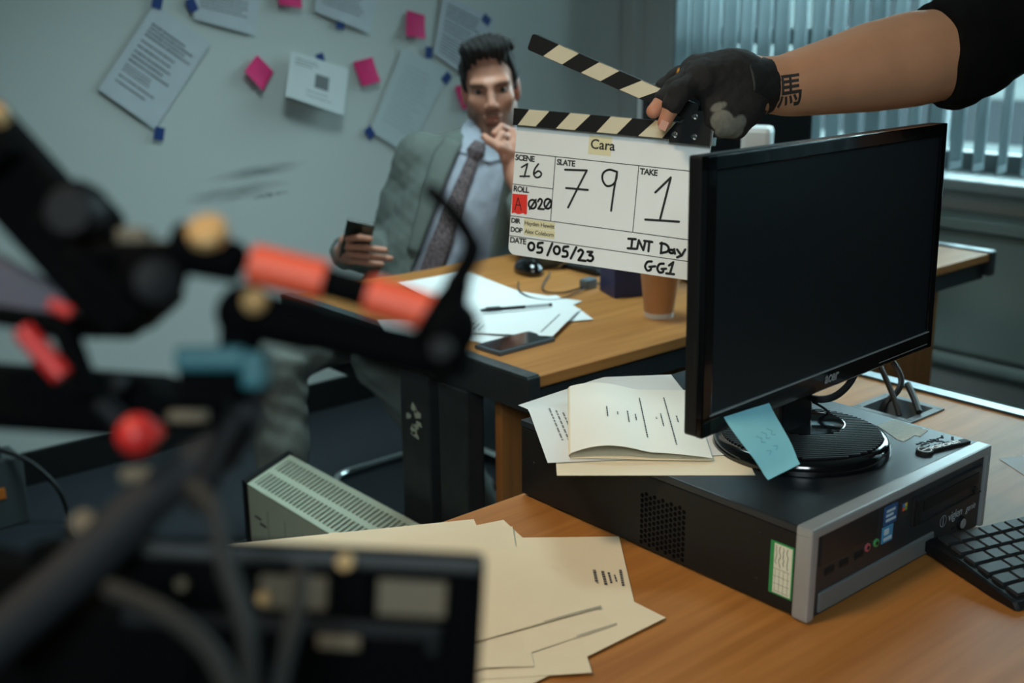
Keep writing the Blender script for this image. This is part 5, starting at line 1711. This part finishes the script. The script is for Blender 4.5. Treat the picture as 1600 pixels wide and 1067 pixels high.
tmb = MB(); tmb.add(tvs, [tuple(w_.index for w_ in f_.verts) for f_ in bm.faces]); bm.free()
tmb.build('tattoo', mat('tattoo_ink', (34, 32, 30), .6), crew)['label'] = 'black brushed character tattoo'
# t-shirt, trousers, hair
m_tee = mat('tshirt_black', (7, 8, 8), .95, bump=.1, bscale=300, spec=.15)
hem_c = V3((1.5149, 0.8635, 1.2471)); hem_n = N(el - V3((1.4467, 0.9032, 1.2336)))
tee_s = union([(s_cone(hem_c + hem_n * -.03, el + hem_n * .01, .0615, .070), .02), (s_cone(el + hem_n * .01, shR, .070, .085), .03)], .02)
tee_b = union([(s_ell(V3(1.985, .56, 1.20), (.135, .205, .27)), .04), (s_ell(V3(2.0, .54, .95), (.135, .185, .15)), .04), (s_cone(shR, shL, .078, .075), .05), (s_cone(shL, V3(2.01, .31, 1.18), .075, .07), .03)], .04)
def tee_f(P):
    s_ = smax(tee_s(P), (hem_c - P) @ hem_n, .004)
    d = smin(s_, tee_b(P), .03)
    d = smax(d, .86 - P[:, 2], .004)
    return d + .0045 * wob(P, 40, .9) + .002 * wob(P, 100, 2)
sdf_mesh('t_shirt', tee_f, (1.38, .16, .82), (2.22, 1.05, 1.52), .006, m_tee, crew, cb)
tro = union([(s_ell(V3(2.0, .54, .92), (.13, .18, .13)), .04)] + chain([pelv + V3(0, .09, -.02), V3(1.99, .66, .50), V3(2.01, .67, .06)], .095, .066, .03) + chain([pelv + V3(0, -.09, -.02), V3(1.99, .42, .50), V3(2.01, .41, .06)], .095, .066, .03), .03)
sdf_mesh('trousers', lambda P: smax(tro(P), .05 - P[:, 2], .004) + .004 * wob(P, 40), (1.80, .24, .02), (2.2, .84, 1.08), .010, mat('trousers_dark', (28, 30, 34), .9), crew, cb)
for yy in (.67, .41):
    shf = union([(s_cone((2.05, yy, .05), (1.86, yy, .045), .045, .038), .02), (s_cone((2.02, yy, .06), (2.01, yy, .11), .05, .05), .03)], .02)
    sdf_mesh('shoe', (lambda g: (lambda P: smax(g(P), .002 - P[:, 2], .003)))(shf), (1.78, yy - .09, -.01), (2.14, yy + .09, .18), .008, m_rubber, crew, cb)
ch2 = union([(s_ell(hd2 + V3(.018, 0, .048), (.098, .079, .086)), .02)], .01)
def chair_f(P):
    q = P - hd2
    return smax(ch2(P), -(q[:, 2] - .02 + 1.1 * np.maximum(0, q[:, 0] + .03) - .3 * np.maximum(0, -.03 - q[:, 0])) * .5, .006) + .003 * wob(P, 80)
sdf_mesh('hair', chair_f, hd2 - .17, hd2 + .18, .006, mat('crew_hair', (40, 32, 27), .6, var=.3, vscale=120), crew, cb)
m_ew = mat('crew_eye', (190, 184, 178), .2); m_ei = mat('crew_iris', (40, 32, 26), .2); m_eb = mat('crew_brow', (44, 34, 28), .8)
for sy in (-1, 1):
    ec = Vector(hd2 + V3(-.0745, sy * .031, .000))
    eo = MB().lathe([(.0115 * math.sin(PI * q / 8) + 1e-5, -.0115 * math.cos(PI * q / 8)) for q in range(9)], 14, ec, None, False).build('eye', m_ew, crew, origin=cb)
    MB().lathe([(.0058, .0098), (.0045, .0110), (.0001, .0118)], 12, ec, Vector((-1, 0, 0)).to_track_quat('Z', 'Y').to_matrix(), False).build('iris', m_ei, eo, origin=cb)
    MB().tube(smooth_path([Vector(hd2 + V3(-.0905, sy * .012, .021)), Vector(hd2 + V3(-.0885, sy * .030, .026)), Vector(hd2 + V3(-.078, sy * .047, .021))], 4), [.003] * 4 + [.0035] * 4 + [.002], 6).build('eyebrow', m_eb, crew, origin=cb)
MB().tube([Vector(hd2 + V3(-.0955, -.020, -.069)), Vector(hd2 + V3(-.0985, 0, -.069)), Vector(hd2 + V3(-.0955, .020, -.069))], [.002, .004, .002], 6).build('lips', mat('crew_lips', (150, 90, 78), .5), crew, origin=cb)


# ------------------------------------------------------------------ film camera rig, close to the lens on the left
def ball(c, r, n=14):
    return MB().lathe([(r * math.sin(PI * q / 10) + 1e-5, -r * math.cos(PI * q / 10)) for q in range(11)], n, c, None, False)


def rod(a, b, r0, r1=None, n=14):
    return MB().tube([Vector(a), Vector(b)], [r0, r1 if r1 is not None else r0], n)


def disc_cap(c, r, h, axis):
    Rz = Vector(axis).to_track_quat('Z', 'Y').to_matrix()
    return MB().lathe([(r, 0), (r, h * .7), (r * .8, h), (r * .01, h)], 18, c, Rz)


UPC = Vector((0, 0, 1))
m_rig = mat('rig_black', (5, 6, 7), .85, 0, bump=.03, bscale=200, spec=.06)
m_rigg = mat('rig_grey', (22, 23, 25), .6, 0, spec=.2)
m_teal = mat('teal_anodised', (12, 92, 102), .5, 0)
m_redk = mat('red_knob', (206, 44, 40), .45)
m_tan = mat('tan_patch', (104, 92, 72), .6)  # tan parts, and painted warm highlights on rig blocks and a bolt
# articulated arm with orange sleeves
a0 = (0.1855, 0.3858, 1.2250)
arm = thing('articulating_arm', 'black articulated camera arm with two orange sleeves, close to the lens', 'camera arm', a0)
O = Vector(a0)
P = lambda t: Vector(t) - O
def part(mb, name, m, par): return mb.build(name, m, par, origin=O)
part(rod((0.1542, 0.4119, 1.2231), (0.1807, 0.3891, 1.2228), .0042), 'mounting_spigot', m_rig, arm)
kn = part(rod((0.1762, 0.3938, 1.2251), (0.1932, 0.3769, 1.2189), .0095, .0075), 'first_joint', m_rig, arm)
part(disc_cap((0.1829, 0.3791, 1.2303), .0074, .005, (-.35, -.45, .8)), 'joint_glint', m_rig_glint, kn)  # tan disc paints the warm highlight on top of the joint
part(rod((0.1919, 0.3789, 1.2212), (0.2502, 0.3203, 1.1982), .0036), 'rod', m_rig, arm)
part(rod((0.1965, 0.3740, 1.2189), (0.2154, 0.3554, 1.2124), .0074), 'orange_sleeve', m_orange, arm)
part(rod((0.2149, 0.3559, 1.2124), (0.2269, 0.3438, 1.2076), .0060), 'grip_ring', m_rig, arm)
part(rod((0.2264, 0.3442, 1.2076), (0.2429, 0.3275, 1.2010), .0074), 'orange_sleeve', m_orange, arm)
ej = part(rod((0.2417, 0.3289, 1.2019), (0.2508, 0.3182, 1.1941), .0105, .0085), 'end_joint', m_rig, arm)
part(ball(Vector((0.2462, 0.3229, 1.1960)), .0118), 'end_ball', m_rig, ej)
part(rod((0.2443, 0.3180, 1.1785), (0.2471, 0.3231, 1.1987), .0062, .0085), 'lower_lug', m_rig, ej)
part(disc_cap((0.2344, 0.3113, 1.1928), .0045, .004, tuple(-fwd)), 'lug_screw', m_rigg, ej)
part(MB().tube(smooth_path([(0.2480, 0.3228, 1.1998), (0.2521, 0.3238, 1.2121), (0.2584, 0.3231, 1.2243), (0.2579, 0.3346, 1.2359), (0.2559, 0.3461, 1.2434)], 6), [.0052] * 7 + [.0042] * 6 + [.0034] * 6 + [.0030] * 5 + [.0026] * 1, 10), 'locking_lever', m_rig, arm)
# lower arm tube
b0 = (0.1961, 0.3805, 1.1985)
arm2 = thing('support_arm', 'black support arm with a painted warm highlight on its rounded end, below the orange sleeves', 'camera arm', b0)
O = Vector(b0)
part(ball(Vector((0.1960, 0.3807, 1.1990)), .0112), 'rounded_end', m_rig, arm2)
part(disc_cap((0.1938, 0.3686, 1.2055), .0046, .004, (-.45, -.6, .75)), 'end_glint', m_rig_glint, arm2)  # tan dot paints a warm highlight on the black end
part(MB().tube(smooth_path([(0.1959, 0.3806, 1.1985), (0.2124, 0.3647, 1.1937), (0.2311, 0.3464, 1.1876), (0.2508, 0.3274, 1.1819)], 4), [.0092] * 5 + [.0080] * 8, 14), 'tube', m_rig, arm2)
part(rod((0.1948, 0.3809, 1.1967), (0.1908, 0.3792, 1.1829), .0085, .0075), 'stem', m_rig, arm2)
part(rod((0.2488, 0.3305, 1.1858), (0.2514, 0.3244, 1.1755), .0105, .008), 'end_clamp', m_rig, arm2)
# teal clamp
c0 = (0.1852, 0.3827, 1.1795)
clp = thing('clamp', 'teal and black quick clamp under the support arm', 'clamp', c0)
O = Vector(c0)
Rc = Matrix((r2, fwd, u2)).transposed()
part(MB().box(Vector((0.1846, 0.3845, 1.1830)), (.026, .020, .009), Rc, .002), 'teal_plate', m_teal, clp)
part(MB().box(Vector((0.1954, 0.3737, 1.1788)), (.009, .018, .014), Rc, .002), 'teal_jaw', m_teal, clp)
part(MB().box(Vector((0.1823, 0.3830, 1.1738)), (.023, .020, .011), Rc, .002), 'black_base', m_rig, clp)
part(rod((0.1932, 0.3737, 1.1737), (0.1968, 0.3688, 1.1691), .0045), 'clamp_screw', m_rigg, clp)
# camera body mass and viewfinder panel
d0 = (0.1457, 0.4596, 1.1847)
rig = thing('film_camera', 'black film camera body with round focus knob and side panel, at the left edge', 'camera', d0)
O = Vector(d0)
Rv = Rc @ Matrix.Rotation(math.radians(48), 3, 'Y')
part(MB().box(Vector((0.1599, 0.4779, 1.2297)), (.105, .030, .030), Rv, .004), 'viewfinder_bar', m_rig, rig)
part(MB().box(Vector((0.1446, 0.4932, 1.1987)), (.062, .02, .020), Rc @ Matrix.Rotation(math.radians(28), 3, 'Y'), .003), 'eyepiece_shade', mat('violet_grey', (76, 74, 86), .6), rig)
part(MB().box(Vector((0.1441, 0.4882, 1.2572)), (.030, .03, .020), Rv, .004), 'rear_mount', m_rig, rig)
part(disc_cap((0.1427, 0.4658, 1.2675), .004, .006, (-.3, -.4, .9)), 'mount_screw', m_rig_glint, rig)
part(MB().box(Vector((0.1628, 0.4479, 1.2292)), (.022, .025, .026), Rv, .005), 'side_block', m_rig, rig)
part(disc_cap((0.1560, 0.4285, 1.2349), .010, .012, tuple(-fwd)), 'side_dial', m_rigg, rig)
part(MB().box(Vector((0.1721, 0.4321, 1.2082)), (.040, .03, .022), Rv, .004), 'front_block', m_rig, rig)
fk = part(disc_cap((0.1682, 0.3968, 1.2147), .0120, .014, tuple(-fwd + rgt * .35)), 'focus_knob', m_rig, rig)
part(disc_cap((0.1632, 0.3811, 1.2162), .0082, .003, tuple(-fwd + rgt * .35)), 'knob_face', m_rigg, fk)
part(MB().box(Vector((0.1739, 0.4226, 1.2237)), (.012, .012, .009), Rc, .002), 'tan_glint_block', m_tan, rig)  # tan block stands in for a warm highlight
part(MB().box(Vector((0.1800, 0.4163, 1.2206)), (.008, .010, .006), Rc, .002), 'tan_glint_block', m_tan, rig)  # second painted warm highlight beside the knob
part(MB().box(Vector((0.1703, 0.4431, 1.1968)), (.030, .03, .016), Rv, .004), 'under_block', m_rig, rig)
part(rod((0.1448, 0.4390, 1.2008), (0.1503, 0.4328, 1.1969), .0024), 'red_marking', m_redk, rig)
part(MB().box(Vector((0.1488, 0.4715, 1.1871)), (.055, .03, .008), Rc @ Matrix.Rotation(math.radians(8), 3, 'Y'), .003), 'top_plate', m_rig, rig)
rr_ = part(rod((0.1350, 0.4439, 1.1912), (0.1433, 0.4302, 1.1740), .0042), 'red_rod', m_redk, rig)
part(rod((0.1501, 0.4449, 1.1921), (0.1531, 0.4315, 1.1632), .0050), 'support_strut', m_rig, rig)
part(MB().box(Vector((0.1553, 0.4920, 1.1470)), (.105, .05, .026), Rc @ Matrix.Rotation(math.radians(4), 3, 'Y'), .006), 'camera_body', m_rig, rig)
part(MB().box(Vector((0.1953, 0.4558, 1.1418)), (.060, .05, .012), Rc @ Matrix.Rotation(math.radians(2), 3, 'Y'), .004), 'base_plate', m_rig, rig)
part(disc_cap((0.1693, 0.4445, 1.1618), .0048, .005, tuple(-fwd)), 'grey_screw', m_rigg, rig)
part(MB().tube(smooth_path([(0.1438, 0.4575, 1.1749), (0.1568, 0.4415, 1.1620), (0.1642, 0.4308, 1.1502)], 5), .0045, 8), 'data_lead', m_rigg, rig)
rk = part(ball(Vector((0.1573, 0.3977, 1.1557)), .0080, 18), 'red_knob', m_redk, rig)
part(rod((0.1606, 0.3956, 1.1575), (0.1624, 0.3926, 1.1538), .0052, .0042), 'knob_stem', m_redk, rk)
# diagonal grey support tube going down to the lower left
part(MB().tube(smooth_path([(0.1967, 0.3824, 1.1683), (0.1898, 0.3821, 1.1519), (0.1743, 0.3911, 1.1403), (0.1519, 0.3920, 1.1282), (0.1256, 0.3941, 1.1101), (0.0891, 0.3912, 1.0920)], 6), [.0062] * 8 + [.0085] * 10 + [.0095] * 13, 12), 'support_hose', mat('hose_grey', (25, 28, 32), .8), rig)
part(MB().tube(smooth_path([(0.1868, 0.3749, 1.1623), (0.1798, 0.3766, 1.1509), (0.1726, 0.3776, 1.1372), (0.1691, 0.3772, 1.1281)], 5), .0052, 8), 'hose_branch', m_rigg, rig)
part(MB().box(Vector((0.1599, 0.4024, 1.1377)), (.016, .008, .005), Rc, .002), 'tan_plate', m_tan, rig)
part(MB().box(Vector((0.1769, 0.3958, 1.1591)), (.014, .008, .004), Rc, .001), 'tan_plate', m_tan, rig)
part(disc_cap((0.1368, 0.4033, 1.1238), .0048, .006, tuple(-fwd + UPC * .5)), 'tan_knob', m_tan, rig)
part(MB().box(Vector((0.1276, 0.4282, 1.0597)), (.12, .05, .070), Rc @ Matrix.Rotation(math.radians(12), 3, 'Y'), .008), 'lower_body', m_rig, rig)
# tripod carrying the camera, below the picture
tp = Vector((0.1238, 0.4380, 1.0406))
part(MB().lathe([(.03, -.05), (.036, -.02), (.036, .02), (.02, .05)], 20, tp), 'tripod_head', m_rig, rig)
for a_ in (95, 215, 335):
    q_ = Vector((tp.x + .26 * math.cos(math.radians(a_)), tp.y + .26 * math.sin(math.radians(a_)), .012))
    part(MB().tube([tp - Vector((0, 0, .03)), (tp + q_) / 2, (tp + q_) / 2, q_], [.014, .014, .010, .009], 10), 'tripod_leg', m_rig, rig)
# field monitor, its back to us, at the bottom
f0 = (0.1909, 0.3441, 1.0533)
fm = thing('field_monitor', 'black on-camera field monitor seen from behind at the bottom left', 'monitor', f0)
O = Vector(f0)
Rf = Rc @ Matrix.Rotation(math.radians(3.0), 3, 'Y')
cF = Vector((0.1975, 0.3581, 1.0691))
fl_ = lambda x, y, z: cF + Rf @ Vector((x, y, z))
part(MB().box(cF, (.140, .020, .078), Rf, .004), 'housing', m_rig, fm)
part(MB().box(fl_(0, -.009, .0365), (.138, .008, .005), Rf, .002), 'top_rim', mat('rim_grey', (30, 32, 32), .5), fm)
part(MB().box(fl_(.043, -.0105, .0235), (.026, .003, .0135), Rf, .001), 'battery_contact', m_tan, fm)
part(MB().box(fl_(-.002, -.0105, .0235), (.026, .003, .0125), Rf, .001), 'battery_contact', m_tan, fm)
part(MB().box(fl_(-.005, -.014, .012), (.120, .006, .006), Rf, .001), 'mount_rail', m_rigg, fm)
part(MB().box(fl_(.021, -.0125, .026), (.012, .006, .016), Rf, .002), 'latch', m_rig, fm)
part(disc_cap(fl_(.0175, -.014, .037), .0034, .003, tuple(-fwd)), 'bolt', m_rig_glint, fm)  # this and the next two bolts are tinted as warm highlights
part(disc_cap(fl_(-.0125, -.013, .0215), .0026, .003, tuple(-fwd)), 'bolt', m_rig_glint, fm)
part(disc_cap(fl_(-.0435, -.013, .0250), .0024, .003, tuple(-fwd)), 'bolt', m_tan, fm)
part(MB().box(fl_(.017, -.0165, .007), (.016, .004, .005), Rf, .001), 'tan_patch', m_tan, fm)
part(MB().box(fl_(.041, -.0135, -.022), (.014, .004, .007), Rf, .001), 'tan_patch', m_tan, fm)
part(disc_cap(fl_(.052, -.012, .006), .0028, .003, tuple(-fwd)), 'side_screw', m_rigg, fm)
part(MB().box(fl_(-.075, .0, .030), (.06, .018, .012), Rf, .003), 'side_handle', m_rig, fm)
# cables draped in front of the field monitor
m_cab = mat('cable_olive', (28, 29, 26), .7)
for lab, pts, r in (('grey-green cable hanging over the left half of the field monitor', [(0.1572, 0.3542, 1.1490), (0.1574, 0.3386, 1.1446), (0.1550, 0.3285, 1.1302), (0.1544, 0.3154, 1.1122), (0.1517, 0.3093, 1.0899)], .0036),
                    ('grey-green cable bending across the bottom left corner below the hose', [(0.1289, 0.3658, 1.1151), (0.1388, 0.3422, 1.1114), (0.1460, 0.3255, 1.1015), (0.1474, 0.3123, 1.0879)], .0036),
                    ('thin grey-green cable rising beside the field monitor bolts', [(0.1805, 0.3237, 1.1210), (0.1719, 0.3137, 1.1111), (0.1642, 0.3090, 1.0993), (0.1569, 0.3041, 1.0878)], .0030)):
    o = MB().tube(smooth_path(pts), r, 8).build('cable', m_cab, None, origin=pts[0]); prop(o, lab, 'cable', 'cables in front of the field monitor')
